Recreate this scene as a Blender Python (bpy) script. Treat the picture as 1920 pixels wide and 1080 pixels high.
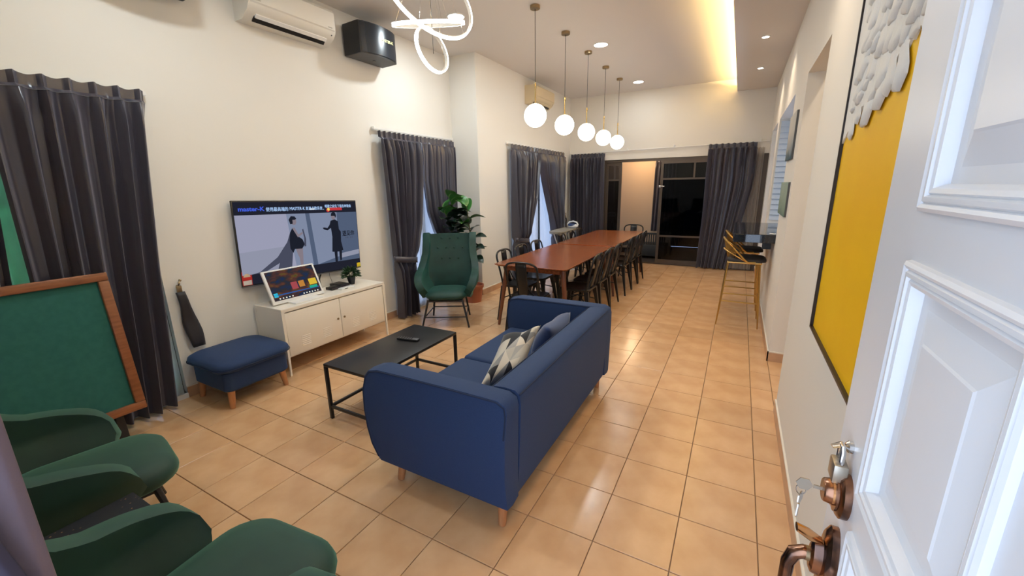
import bpy, bmesh, math, random
from mathutils import Vector, Matrix

random.seed(7)
scene = bpy.context.scene
C = scene.collection
for o in list(bpy.data.objects):
    bpy.data.objects.remove(o, do_unlink=True)
PI = math.pi

# ------------------------------------------------------------------ camera
T = 0.335                                   # floor tile pitch (m)
CAM = (0.7758, -1.5425, 1.6022)
cam_d = bpy.data.cameras.new('camera')
cam_d.sensor_fit = 'HORIZONTAL'
cam_d.sensor_width = 36.0
cam_d.lens = 768.79 / 1920 * 36.0
cam_d.clip_start = 0.02
cam_d.clip_end = 200
cam = bpy.data.objects.new('camera', cam_d)
C.objects.link(cam)


def _rot(a, b, c):
    ca, sa, cb, sb, cc, sc = math.cos(a), math.sin(a), math.cos(b), math.sin(b), math.cos(c), math.sin(c)
    Rz = Matrix(((ca, sa, 0), (-sa, ca, 0), (0, 0, 1)))
    Mm = Matrix(((1, 0, 0), (0, 0, -1), (0, 1, 0)))
    Rx = Matrix(((1, 0, 0), (0, cb, -sb), (0, sb, cb)))
    Rr = Matrix(((cc, -sc, 0), (sc, cc, 0), (0, 0, 1)))
    return Rr @ Rx @ Mm @ Rz


_R = _rot(0.5007, 0.2422, -0.0171)          # rows: right, down, forward
cm = Matrix((_R[0], -_R[1], -_R[2])).transposed().to_4x4()
cm.translation = Vector(CAM)
cam.matrix_world = cm
scene.camera = cam

# ------------------------------------------------------------------ world, view
W = bpy.data.worlds.new('dusk_sky')
scene.world = W
W.use_nodes = True
wn = W.node_tree.nodes
wn['Background'].inputs[0].default_value = (0.62, 0.76, 1.0, 1)
wn['Background'].inputs[1].default_value = 3.7
vs = scene.view_settings
vs.view_transform = 'Standard'
vs.look = 'None'
vs.gamma = 1.0
vs.use_curve_mapping = False
vs.exposure = 0.3

WARM = (1.0, 0.80, 0.58)
COOL = (0.84, 0.95, 1.0)
P_DOWN = 12.0       # watts of each round downlight
P_SPOT = 3.0
E_RING = 9.0       # emission of chandelier rings
E_GLOBE = 8.3
E_COVE = 95.0

# ------------------------------------------------------------------ materials
MATS = {}


def mat(name, col, rough=0.5, metal=0.0, spec=0.5, sheen=0.0, coat=0.0, emit=None, es=0.0,
        col2=None, nscale=8.0, ndet=3.0, nlo=0.35, nhi=0.65, bump=0.0, bscale=60.0, stretch=None,
        rnd=0.0, trans=0.0, sheen_tint=None, rough2=None):
    m = bpy.data.materials.new(name)
    m.use_nodes = True
    nt = m.node_tree
    b = nt.nodes['Principled BSDF']
    b.inputs['Base Color'].default_value = (*col, 1)
    b.inputs['Roughness'].default_value = rough
    b.inputs['Metallic'].default_value = metal
    b.inputs['Specular IOR Level'].default_value = spec
    b.inputs['Sheen Weight'].default_value = sheen
    if sheen_tint:
        b.inputs['Sheen Tint'].default_value = (*sheen_tint, 1)
    b.inputs['Coat Weight'].default_value = coat
    b.inputs['Transmission Weight'].default_value = trans
    if emit:
        b.inputs['Emission Color'].default_value = (*emit, 1)
        b.inputs['Emission Strength'].default_value = es
    tc = None
    if col2 or bump or rnd or rough2 is not None:
        tc = nt.nodes.new('ShaderNodeTexCoord')
        src = tc.outputs['Object']
        if stretch:
            mp = nt.nodes.new('ShaderNodeMapping')
            mp.inputs['Scale'].default_value = stretch
            nt.links.new(src, mp.inputs['Vector'])
            src = mp.outputs['Vector']
    out_col = None
    if col2:
        n = nt.nodes.new('ShaderNodeTexNoise')
        n.inputs['Scale'].default_value = nscale
        n.inputs['Detail'].default_value = ndet
        nt.links.new(src, n.inputs['Vector'])
        r = nt.nodes.new('ShaderNodeValToRGB')
        r.color_ramp.elements[0].position = nlo
        r.color_ramp.elements[1].position = nhi
        r.color_ramp.elements[0].color = (*col, 1)
        r.color_ramp.elements[1].color = (*col2, 1)
        nt.links.new(n.outputs['Fac'], r.inputs['Fac'])
        out_col = r.outputs['Color']
        if rough2 is not None:
            mr = nt.nodes.new('ShaderNodeMapRange')
            mr.inputs['To Min'].default_value = rough
            mr.inputs['To Max'].default_value = rough2
            nt.links.new(n.outputs['Fac'], mr.inputs['Value'])
            nt.links.new(mr.outputs['Result'], b.inputs['Roughness'])
    if rnd:
        oi = nt.nodes.new('ShaderNodeObjectInfo')
        hs = nt.nodes.new('ShaderNodeHueSaturation')
        mr = nt.nodes.new('ShaderNodeMapRange')
        mr.inputs['To Min'].default_value = 1 - rnd
        mr.inputs['To Max'].default_value = 1 + rnd
        nt.links.new(oi.outputs['Random'], mr.inputs['Value'])
        nt.links.new(mr.outputs['Result'], hs.inputs['Value'])
        if out_col:
            nt.links.new(out_col, hs.inputs['Color'])
        else:
            hs.inputs['Color'].default_value = (*col, 1)
        out_col = hs.outputs['Color']
    if out_col:
        nt.links.new(out_col, b.inputs['Base Color'])
    if bump:
        n2 = nt.nodes.new('ShaderNodeTexNoise')
        n2.inputs['Scale'].default_value = bscale
        n2.inputs['Detail'].default_value = 4
        nt.links.new(src, n2.inputs['Vector'])
        bp = nt.nodes.new('ShaderNodeBump')
        bp.inputs['Strength'].default_value = bump
        bp.inputs['Distance'].default_value = 0.002
        nt.links.new(n2.outputs['Fac'], bp.inputs['Height'])
        nt.links.new(bp.outputs['Normal'], b.inputs['Normal'])
    MATS[name] = m
    return m


def emis(name, col, s):
    m = bpy.data.materials.new(name)
    m.use_nodes = True
    nt = m.node_tree
    nt.nodes.remove(nt.nodes['Principled BSDF'])
    e = nt.nodes.new('ShaderNodeEmission')
    e.inputs[0].default_value = (*col, 1)
    e.inputs[1].default_value = s
    nt.links.new(e.outputs[0], nt.nodes['Material Output'].inputs[0])
    MATS[name] = m
    return m


def glass_mat(name, tint, gloss=0.02):
    m = bpy.data.materials.new(name)
    m.use_nodes = True
    nt = m.node_tree
    nt.nodes.remove(nt.nodes['Principled BSDF'])
    t = nt.nodes.new('ShaderNodeBsdfTransparent')
    t.inputs[0].default_value = (*tint, 1)
    g = nt.nodes.new('ShaderNodeBsdfGlossy')
    g.inputs['Roughness'].default_value = gloss
    f = nt.nodes.new('ShaderNodeFresnel')
    f.inputs['IOR'].default_value = 1.45
    mx = nt.nodes.new('ShaderNodeMixShader')
    nt.links.new(f.outputs[0], mx.inputs[0])
    nt.links.new(t.outputs[0], mx.inputs[1])
    nt.links.new(g.outputs[0], mx.inputs[2])
    nt.links.new(mx.outputs[0], nt.nodes['Material Output'].inputs[0])
    MATS[name] = m
    return m


def sheer_mat(name, col, alpha):
    m = bpy.data.materials.new(name)
    m.use_nodes = True
    nt = m.node_tree
    nt.nodes.remove(nt.nodes['Principled BSDF'])
    t = nt.nodes.new('ShaderNodeBsdfTransparent')
    d = nt.nodes.new('ShaderNodeBsdfDiffuse')
    d.inputs[0].default_value = (*col, 1)
    tl = nt.nodes.new('ShaderNodeBsdfTranslucent')
    tl.inputs[0].default_value = (*col, 1)
    m1 = nt.nodes.new('ShaderNodeMixShader')
    m1.inputs[0].default_value = 0.55
    nt.links.new(d.outputs[0], m1.inputs[1])
    nt.links.new(tl.outputs[0], m1.inputs[2])
    m2 = nt.nodes.new('ShaderNodeMixShader')
    m2.inputs[0].default_value = alpha
    nt.links.new(t.outputs[0], m2.inputs[1])
    nt.links.new(m1.outputs[0], m2.inputs[2])
    nt.links.new(m2.outputs[0], nt.nodes['Material Output'].inputs[0])
    MATS[name] = m
    return m


wall_m = mat('wall_paint', (0.80, 0.765, 0.70), rough=0.75, spec=0.25, bump=0.06, bscale=220)
ceil_m = mat('ceiling_paint', (0.76, 0.71, 0.66), rough=0.85, spec=0.2)
base_m = mat('baseboard_tile', (0.50, 0.29, 0.17), rough=0.3, col2=(0.58, 0.36, 0.22), nscale=6)
cap_m = mat('baseboard_edge', (0.80, 0.74, 0.64), rough=0.5)
grout_m = mat('grout', (0.30, 0.20, 0.13), rough=0.9)
tile_m = mat('ceramic_tile', (0.62, 0.355, 0.175), rough=0.16, spec=0.5, col2=(0.735, 0.465, 0.256), nscale=5.0, ndet=5, nlo=0.30,
             nhi=0.72, rnd=0.05, rough2=0.27)
grass_m = mat('glow_green_print', (0.1, 0.5, 0.2), rough=0.6)
frame_m = mat('dark_aluminium', (0.035, 0.028, 0.024), rough=0.4, metal=0.4)
bronze_frame_m = mat('bronze_aluminium', (0.10, 0.075, 0.058), rough=0.4, metal=0.4)
glass_m = glass_mat('window_glass', (0.92, 0.95, 1.0))
tint_m = glass_mat('tinted_glass', (0.30, 0.32, 0.36))
sheer_m = sheer_mat('sheer_white', (0.82, 0.84, 0.88), 0.72)
sheer_g = sheer_mat('sheer_grey', (0.62, 0.57, 0.52), 0.8)
curt_m = mat('satin_curtain', (0.047, 0.044, 0.060), rough=0.28, spec=0.6, sheen=0.25, sheen_tint=(0.8, 0.75, 0.85),
             bump=0.12, bscale=300)
curt_near_m = mat('satin_curtain_lit', (0.15, 0.115, 0.14), rough=0.6, spec=0.3, bump=0.15, bscale=300)  # same satin, coloured lighter to stand for light on the near fold
white_m = mat('white_plastic', (0.82, 0.80, 0.76), rough=0.35)
cream_m = mat('cream_plastic', (0.78, 0.74, 0.66), rough=0.4)
beige_m = mat('aged_cream_plastic', (0.66, 0.54, 0.35), rough=0.4)
black_m = mat('black_plastic', (0.012, 0.012, 0.014), rough=0.4)
blackmetal_m = mat('black_powder_metal', (0.014, 0.013, 0.014), rough=0.38, spec=0.5)
gun_m = mat('gunmetal_sheet', (0.009, 0.0088, 0.0092), rough=0.33, metal=0.0, spec=0.45)
grille_m = mat('speaker_cloth', (0.010, 0.016, 0.026), rough=0.25, spec=0.6)
spk_m = mat('speaker_cabinet', (0.014, 0.016, 0.020), rough=0.35)
spkb_m = mat('speaker_base_panel', (0.075, 0.075, 0.078), rough=0.6)
blue_m = mat('navy_fabric', (0.0075, 0.029, 0.098), rough=0.8, sheen=0.08, sheen_tint=(0.35, 0.55, 1.0), col2=(0.012, 0.036, 0.110),
             nscale=320, ndet=2, bump=0.25, bscale=420)
piping_m = mat('navy_piping', (0.006, 0.016, 0.05), rough=0.8)
bluep_m = mat('navy_pillow', (0.018, 0.045, 0.14), rough=0.75, sheen=0.4, bump=0.2, bscale=260)
green_m = mat('green_velvet', (0.0025, 0.029, 0.022), rough=0.6, sheen=0.15, sheen_tint=(0.25, 0.8, 0.65), col2=(0.004, 0.044, 0.034),
              nscale=7, ndet=3)
dgreen_m = mat('dark_green_velvet', (0.005, 0.026, 0.019), rough=0.65, sheen=0.4, sheen_tint=(0.3, 0.75, 0.55), col2=(0.009, 0.040, 0.028),
               nscale=5, ndet=3)
oak_m = mat('beech_leg', (0.42, 0.17, 0.065), rough=0.4, col2=(0.50, 0.22, 0.09), nscale=10, stretch=(6, 6, 0.6))
wal_m = mat('walnut_top', (0.195, 0.052, 0.017), rough=0.22, spec=0.5, col2=(0.30, 0.090, 0.030), nscale=5, ndet=6, stretch=(9, 0.7, 9))
walleg_m = mat('walnut_leg', (0.15, 0.05, 0.022), rough=0.3, col2=(0.20, 0.07, 0.03), nscale=8, stretch=(6, 6, 0.6))
fram_m = mat('reddish_wood_frame', (0.20, 0.068, 0.026), rough=0.35, col2=(0.27, 0.10, 0.042), nscale=9, stretch=(2, 1, 8))
felt_m = mat('green_felt', (0.012, 0.105, 0.092), rough=0.9, col2=(0.016, 0.12, 0.106), nscale=30, bump=0.2, bscale=500)
gold_m = mat('brushed_gold', (0.58, 0.37, 0.12), rough=0.3, metal=1.0)
brass_m = mat('brass', (0.62, 0.44, 0.19), rough=0.25, metal=1.0)
brassd_m = mat('antique_brass', (0.36, 0.27, 0.16), rough=0.4, metal=1.0)
cop_m = mat('antique_copper', (0.30, 0.15, 0.09), rough=0.25, metal=1.0, col2=(0.11, 0.065, 0.05), nscale=22, nlo=0.4, nhi=0.6)
copb_m = mat('bright_copper', (0.75, 0.38, 0.16), rough=0.2, metal=1.0)
steel_m = mat('steel', (0.62, 0.60, 0.58), rough=0.18, metal=1.0)
pewter_m = mat('padlock_brass', (0.42, 0.37, 0.30), rough=0.35, metal=0.9)
granite_m = mat('black_granite', (0.010, 0.013, 0.018), rough=0.05, spec=0.6, col2=(0.025, 0.03, 0.04), nscale=90)
door_m = mat('white_gloss_paint', (0.74, 0.755, 0.775), rough=0.32, spec=0.5, col2=(0.70, 0.71, 0.735), nscale=2.0, bump=0.03, bscale=30)
seat_m = mat('dark_brown_seat', (0.020, 0.014, 0.013), rough=0.6)
terra_m = mat('terracotta', (0.42, 0.13, 0.06), rough=0.6)
soil_m = mat('soil', (0.03, 0.02, 0.014), rough=0.95, bump=0.6, bscale=80)
stem_m = mat('plant_stem', (0.12, 0.10, 0.045), rough=0.7)
leaf2_m = mat('small_leaf', (0.010, 0.040, 0.012), rough=0.5, col2=(0.03, 0.085, 0.025), nscale=40)
yellow_m = mat('yellow_paint', (0.86, 0.47, 0.0), rough=0.55, spec=0.3, col2=(0.90, 0.53, 0.004), nscale=2.5, bump=0.1, bscale=70)
imp_m = mat('white_impasto', (0.76, 0.74, 0.70), rough=0.6, bump=0.8, bscale=60)
impc_m = mat('pale_grey_impasto', (0.74, 0.74, 0.73), rough=0.6, bump=0.8, bscale=60)
pframe_m = mat('painting_frame', (0.018, 0.010, 0.010), rough=0.4)
tan_m = mat('tan_plaster', (0.62, 0.46, 0.32), rough=0.8)
night_m = mat('night_dark_wall', (0.014, 0.018, 0.026), rough=0.6)
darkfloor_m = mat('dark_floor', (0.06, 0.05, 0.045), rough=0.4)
slat_m = mat('shutter_slat', (0.52, 0.57, 0.62), rough=0.55)
cabw_m = mat('cabinet_white', (0.86, 0.79, 0.68), rough=0.35)
ironboard_m = mat('ironing_cloth', (0.22, 0.20, 0.165), rough=0.9, bump=0.2)
ironb_m = mat('iron_blue', (0.03, 0.05, 0.13), rough=0.25)
bench_m = mat('charcoal_bench', (0.035, 0.036, 0.038), rough=0.6)
blkfab_m = mat('black_tie_fabric', (0.016, 0.014, 0.018), rough=0.55, sheen=0.2)
white_em = emis('lamp_glow_white', (1.0, 0.985, 0.95), 14.0)
ring_em = emis('ring_glow', (1.0, 0.985, 0.94), E_RING)
globe_em = emis('globe_glow', (1.0, 0.90, 0.72), E_GLOBE)
cove_em = emis('cove_glow', (1.0, 0.70, 0.26), E_COVE)
spot_em = emis('spot_glow', (1.0, 0.95, 0.88), 18.0)
lampw_em = emis('warm_lamp_glow', (1.0, 0.62, 0.28), 1.2)
sky_em = None


# speckled dark fabric
def speckle():
    m = mat('speckled_fabric', (0.006, 0.008, 0.013), rough=0.8)
    nt = m.node_tree
    b = nt.nodes['Principled BSDF']
    tc = nt.nodes.new('ShaderNodeTexCoord')
    v = nt.nodes.new('ShaderNodeTexVoronoi')
    v.inputs['Scale'].default_value = 55
    nt.links.new(tc.outputs['Object'], v.inputs['Vector'])
    n = nt.nodes.new('ShaderNodeTexNoise')
    n.inputs['Scale'].default_value = 9
    nt.links.new(tc.outputs['Object'], n.inputs['Vector'])
    r1 = nt.nodes.new('ShaderNodeValToRGB')
    r1.color_ramp.elements[0].position = 0.06
    r1.color_ramp.elements[0].color = (1, 1, 1, 1)
    r1.color_ramp.elements[1].position = 0.20
    r1.color_ramp.elements[1].color = (0, 0, 0, 1)
    nt.links.new(v.outputs['Distance'], r1.inputs[0])
    r2 = nt.nodes.new('ShaderNodeValToRGB')
    r2.color_ramp.elements[0].position = 0.46
    r2.color_ramp.elements[1].position = 0.62
    nt.links.new(n.outputs['Fac'], r2.inputs[0])
    mu = nt.nodes.new('ShaderNodeMath')
    mu.operation = 'MULTIPLY'
    nt.links.new(r1.outputs[0], mu.inputs[0])
    nt.links.new(r2.outputs[0], mu.inputs[1])
    mx = nt.nodes.new('ShaderNodeMix')
    mx.data_type = 'RGBA'
    mx.inputs[6].default_value = (0.006, 0.008, 0.013, 1)
    mx.inputs[7].default_value = (0.50, 0.24, 0.09, 1)
    nt.links.new(mu.outputs[0], mx.inputs[0])
    nt.links.new(mx.outputs[2], b.inputs['Base Color'])
    return m


speck_m = speckle()


def leaf_mat(name, dark, light, rim):
    m = mat(name, dark, rough=0.35, spec=0.5)
    nt = m.node_tree
    b = nt.nodes['Principled BSDF']
    tc = nt.nodes.new('ShaderNodeTexCoord')
    mp = nt.nodes.new('ShaderNodeMapping')
    mp.inputs['Location'].default_value = (0, -1.0, 0)
    mp.inputs['Scale'].default_value = (2.9, 2.0, 0)
    nt.links.new(tc.outputs['Object'], mp.inputs['Vector'])
    ln = nt.nodes.new('ShaderNodeVectorMath')
    ln.operation = 'LENGTH'
    nt.links.new(mp.outputs['Vector'], ln.inputs[0])
    r = nt.nodes.new('ShaderNodeValToRGB')
    e = r.color_ramp.elements
    e[0].position = 0.0
    e[0].color = (*light, 1)
    e[1].position = 0.80
    e[1].color = (*dark, 1)
    k = e.new(0.95)
    k.color = (*rim, 1)
    nt.links.new(ln.outputs['Value'], r.inputs[0])
    nt.links.new(r.outputs[0], b.inputs['Base Color'])
    return m


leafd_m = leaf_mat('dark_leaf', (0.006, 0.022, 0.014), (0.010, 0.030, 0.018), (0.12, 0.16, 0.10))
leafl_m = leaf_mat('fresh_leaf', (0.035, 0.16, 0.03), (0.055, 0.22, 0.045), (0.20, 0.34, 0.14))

# ------------------------------------------------------------------ mesh helpers


def origin(o):
    v = Vector((0, 0, 0))
    while o:
        v += Vector(o.location)
        o = o.parent
    return v


class B:
    def __init__(self):
        self.bm = bmesh.new()

    def _xf(self, vs, m):
        if m is not None:
            for v in vs:
                v.co = m @ v.co
        return self

    def box(self, x0, x1, y0, y1, z0, z1, bev=0.0, seg=2, m=None):
        x0, x1 = min(x0, x1), max(x0, x1)
        y0, y1 = min(y0, y1), max(y0, y1)
        z0, z1 = min(z0, z1), max(z0, z1)
        t = bmesh.new()
        bmesh.ops.create_cube(t, size=1.0)
        for v in t.verts:
            v.co = Vector(((x0 + x1) / 2 + v.co.x * (x1 - x0), (y0 + y1) / 2 + v.co.y * (y1 - y0), (z0 + z1) / 2 + v.co.z * (z1 - z0)))
        if bev > 0:
            bmesh.ops.bevel(t, geom=t.edges[:], offset=min(bev, 0.49 * min(x1 - x0, y1 - y0, z1 - z0)), segments=seg, profile=0.5, affect='EDGES')
        self._merge(t, m)
        return self

    def _merge(self, t, m=None):
        mp = {}
        for v in t.verts:
            mp[v] = self.bm.verts.new(m @ v.co if m is not None else v.co)
        for f in t.faces:
            try:
                self.bm.faces.new([mp[v] for v in f.verts])
            except ValueError:
                pass
        t.free()

    def tube(self, pts, r, seg=8, closed=False, caps=True, m=None, flat=None):
        pts = [Vector(p) for p in pts]
        n = len(pts)
        rs = r if isinstance(r, (list, tuple)) else [r] * n
        up = None
        rings = []
        for i, p in enumerate(pts):
            if closed:
                d = pts[(i + 1) % n] - pts[i - 1]
            else:
                d = pts[min(i + 1, n - 1)] - pts[max(i - 1, 0)]
            if d.length < 1e-9:
                d = Vector((0, 0, 1))
            d.normalize()
            if up is None:
                a = Vector((0, 0, 1)) if abs(d.z) < 0.9 else Vector((1, 0, 0))
                up = (a - d * a.dot(d)).normalized()
            else:
                up = up - d * up.dot(d)
                if up.length < 1e-6:
                    a = Vector((0, 0, 1)) if abs(d.z) < 0.9 else Vector((1, 0, 0))
                    up = (a - d * a.dot(d))
                up.normalize()
            sd = d.cross(up)
            ring = []
            for k in range(seg):
                an = 2 * PI * k / seg
                fx, fy = (1, 1) if flat is None else flat
                q = p + (up * math.cos(an) * fx + sd * math.sin(an) * fy) * rs[i]
                ring.append(self.bm.verts.new(m @ q if m is not None else q))
            rings.append(ring)
        rng = n if closed else n - 1
        for i in range(rng):
            a, b = rings[i], rings[(i + 1) % n]
            for k in range(seg):
                self.bm.faces.new((a[k], a[(k + 1) % seg], b[(k + 1) % seg], b[k]))
        if caps and not closed:
            self.bm.faces.new(rings[0][::-1])
            self.bm.faces.new(rings[-1])
        return self

    def lathe(self, prof, c=(0, 0, 0), n=24, m=None, cap=True):
        c = Vector(c)
        rings = []
        for (r, z) in prof:
            ring = []
            for k in range(n):
                an = 2 * PI * k / n
                q = c + Vector((r * math.cos(an), r * math.sin(an), z))
                ring.append(self.bm.verts.new(m @ q if m is not None else q))
            rings.append(ring)
        for a, b in zip(rings, rings[1:]):
            for k in range(n):
                self.bm.faces.new((a[k], a[(k + 1) % n], b[(k + 1) % n], b[k]))
        if cap:
            self.bm.faces.new(rings[0][::-1])
            self.bm.faces.new(rings[-1])
        return self

    def sphere(self, c, r, u=24, v=16, sc=(1, 1, 1)):
        t = bmesh.new()
        bmesh.ops.create_uvsphere(t, u_segments=u, v_segments=v, radius=r)
        for q in t.verts:
            q.co = Vector((q.co.x * sc[0], q.co.y * sc[1], q.co.z * sc[2])) + Vector(c)
        self._merge(t)
        return self

    def prism(self, poly, fn0, fn1):
        """poly: 2D points; fn0/fn1 map (u,v) to 3D for the two end caps"""
        a = [self.bm.verts.new(fn0(*p)) for p in poly]
        b = [self.bm.verts.new(fn1(*p)) for p in poly]
        n = len(poly)
        self.bm.faces.new(a[::-1])
        self.bm.faces.new(b)
        for k in range(n):
            self.bm.faces.new((a[k], a[(k + 1) % n], b[(k + 1) % n], b[k]))
        return self

    def grid(self, fn, nu, nv, closeu=False):
        vs = [[self.bm.verts.new(fn(i / (nu if closeu else nu - 1), j / (nv - 1))) for i in range(nu)] for j in range(nv)]
        for j in range(nv - 1):
            for i in range(nu if closeu else nu - 1):
                i2 = (i + 1) % nu
                self.bm.faces.new((vs[j][i], vs[j][i2], vs[j + 1][i2], vs[j + 1][i]))
        return self

    def mesh(self, name, m, off=None, smooth=True, ang=0.6):
        bmesh.ops.recalc_face_normals(self.bm, faces=self.bm.faces[:])
        if off is not None:
            for v in self.bm.verts:
                v.co -= off
        me = bpy.data.meshes.new(name)
        self.bm.to_mesh(me)
        self.bm.free()
        if isinstance(m, (list, tuple)):
            for k in m:
                me.materials.append(k)
        elif m:
            me.materials.append(m)
        if smooth:
            for p in me.polygons:
                p.use_smooth = True
            try:
                me.set_sharp_from_angle(angle=ang)
            except Exception:
                pass
        return me

    def obj(self, name, m, parent=None, loc=None, smooth=True, ang=0.6, local=False):
        """verts given in world space unless local; loc = object origin when no parent"""
        off = None
        if parent is not None and not local:
            off = origin(parent)
        elif parent is None and loc is not None and not local:
            off = Vector(loc)
        me = self.mesh(name, m, off, smooth, ang)
        o = bpy.data.objects.new(name, me)
        C.objects.link(o)
        if parent is not None:
            o.parent = parent
        elif loc is not None:
            o.location = loc
        return o


def tag(o, label=None, cat=None, group=None, kind=None):
    if label:
        o['label'] = label
    if cat:
        o['category'] = cat
    if group:
        o['group'] = group
    if kind:
        o['kind'] = kind
    return o


def thing(name, label, cat, loc=(0, 0, 0), rotz=0.0, group=None):
    o = bpy.data.objects.new(name, None)
    o.empty_display_size = 0.05
    C.objects.link(o)
    o.location = loc
    o.rotation_euler = (0, 0, rotz)
    return tag(o, label, cat, group)


def copy_tree(o, parent=None):
    c = o.copy()
    C.objects.link(c)
    c.parent = parent
    for ch in list(o.children):
        copy_tree(ch, c)
    return c


def struct(name, b, m, loc=(0, 0, 0), label=None, smooth=False):
    o = b.obj(name, m, loc=loc, smooth=smooth)
    return tag(o, label, None, None, 'structure')


def subsurf(o, lv=2):
    s = o.modifiers.new('subdivision', 'SUBSURF')
    s.levels = lv
    s.render_levels = lv
    return o


def lerp(a, b, t):
    return a + (b - a) * t


def sstep(t):
    t = max(0.0, min(1.0, t))
    return t * t * (3 - 2 * t)


def interp(tab, x):
    """tab: sorted ascending [(x, v...)], smooth interpolation"""
    if x <= tab[0][0]:
        return tab[0][1:]
    for a, b in zip(tab, tab[1:]):
        if x <= b[0]:
            t = (x - a[0]) / (b[0] - a[0])
            return tuple(lerp(p, q, t) for p, q in zip(a[1:], b[1:]))
    return tab[-1][1:]


def text_mesh(name, body, size, m, matw, parent, ext=0.0004, bold=0.0):
    cu = bpy.data.curves.new(name, 'FONT')
    cu.body = body
    cu.size = size
    cu.extrude = ext
    cu.offset = bold
    cu.align_x = 'LEFT'
    cu.resolution_u = 3
    tmp = bpy.data.objects.new(name + '_tmp', cu)
    C.objects.link(tmp)
    bpy.context.view_layer.update()
    dg = bpy.context.evaluated_depsgraph_get()
    me = bpy.data.meshes.new_from_object(tmp.evaluated_get(dg))
    bpy.data.objects.remove(tmp, do_unlink=True)
    bpy.data.curves.remove(cu)
    xs = [v.co.x for v in me.vertices] or [0, 1]
    me['w'] = max(xs) - min(xs)
    me.materials.clear()
    me.materials.append(m)
    off = origin(parent)
    for v in me.vertices:
        v.co = (matw @ v.co) - off
    o = bpy.data.objects.new(name, me)
    C.objects.link(o)
    o.parent = parent
    return o


# ================================================================== SETTING
XL, XL2, XR = -2.97, -2.53, 1.152
YF, YJ, YB = -1.62, 3.57, 7.2
H, HB, XBK = 3.36, 3.16, 0.555

# floor slab and tiles
fb = B().box(-3.3, 2.6, -3.2, 7.35, -0.12, -0.008)
floor = struct('floor', fb, grout_m)
regions = [(XL, XR, YF - 0.13, YJ), (XL2, XR, YJ, YB), (XR, 2.2, 1.68, 2.67), (XR, 2.2, 5.75, 6.9)]
cells = []
for j in range(-6, 23):
    for i in range(-10, 8):
        for (x0, x1, y0, y1) in regions:
            a0, a1 = max(i * T, x0), min((i + 1) * T, x1)
            b0, b1 = max(j * T, y0), min((j + 1) * T, y1)
            if a1 - a0 > 0.015 and b1 - b0 > 0.015:
                cells.append((a0, a1, b0, b1))


def tile_mesh_into(bm, x0, x1, y0, y1, g=0.002, ch=0.0015, dz=0.0):
    lv = [(g, -0.012), (g, -ch), (g + ch, 0.0)]
    rings = []
    for q, z in lv:
        rings.append([bm.verts.new((x, y, z + dz)) for x, y in ((x0 + q, y0 + q), (x1 - q, y0 + q), (x1 - q, y1 - q), (x0 + q, y1 - q))])
    for a, b in zip(rings, rings[1:]):
        for k in range(4):
            bm.faces.new((a[k], a[(k + 1) % 4], b[(k + 1) % 4], b[k]))
    bm.faces.new(rings[-1])


def tile_d(c):
    cx, cy = (c[0] + c[1]) / 2, (c[2] + c[3]) / 2
    return (cx - CAM[0]) ** 2 + (cy - CAM[1]) ** 2


cells.sort(key=tile_d)
cache = {}
rest = B()
for k, (x0, x1, y0, y1) in enumerate(cells):
    if k < 300:
        key = (round(x1 - x0, 3), round(y1 - y0, 3))
        if key not in cache:
            t = B()
            tile_mesh_into(t.bm, -key[0] / 2, key[0] / 2, -key[1] / 2, key[1] / 2)
            cache[key] = t.mesh('tile', tile_m, smooth=False)
        o = bpy.data.objects.new('tile', cache[key])
        C.objects.link(o)
        o.location = ((x0 + x1) / 2, (y0 + y1) / 2, 0)
        o.parent = floor
    else:
        tile_mesh_into(rest.bm, x0, x1, y0, y1)
ro = rest.obj('far_tiles', tile_m, floor, smooth=False)
ro['kind'] = 'stuff'


def wall_x(b, x0, x1, y0, y1, z0, z1, holes):
    """wall slab between x0..x1 running along Y with rectangular holes (ya,yb,za,zb)"""
    hs = sorted(holes)
    y = y0
    for (ya, yb, za, zb) in hs:
        if ya > y:
            b.box(x0, x1, y, ya, z0, z1)
        if za > z0:
            b.box(x0, x1, ya, yb, z0, za)
        if zb < z1:
            b.box(x0, x1, ya, yb, zb, z1)
        y = yb
    if y < y1:
        b.box(x0, x1, y, y1, z0, z1)
    return b


W1 = (-1.28, -0.16, 0.04, 2.14)
W2 = (2.2, 3.40, 0.04, 2.14)
W3 = (4.5, 6.55, 0.04, 2.12)
struct('wall_left', wall_x(B(), XL - 0.15, XL, YF - 0.15, YJ + 0.15, -0.01, H, [W1, W2]), wall_m)
struct('wall_recess', B().box(XL, XL2, YJ, YJ + 0.15, -0.01, H), wall_m)
struct('wall_far_left', wall_x(B(), XL2 - 0.15, XL2, YJ + 0.15, YB + 0.15, -0.01, H, [W3]), wall_m)
bw = B()
bw.box(XL2, -1.80, YB, YB + 0.15, -0.01, H)
bw.box(-1.80, 1.16, YB, YB + 0.15, 2.10, H)
bw.box(1.16, 3.2, YB, YB + 0.15, -0.01, H)
struct('wall_back', bw, wall_m)
rw = B()
wall_x(rw, XR, XR + 0.14, YF - 0.15, YB, -0.01, H + 0.1, [(1.68, 2.67, -0.01, 2.43), (3.55, 5.41, 0.97, 2.43), (5.75, 6.9, -0.01, 2.43)])
struct('wall_right', rw, wall_m)
# front wall with the doorway behind the camera and a window
fw = B()
fw.box(XL, 0.06, YF - 0.15, YF, -0.01, H)
fw.box(0.06, 1.04, YF - 0.15, YF, 2.15, H)
fw.box(1.04, XR, YF - 0.15, YF, -0.01, H)
struct('wall_front', fw, wall_m)
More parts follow.
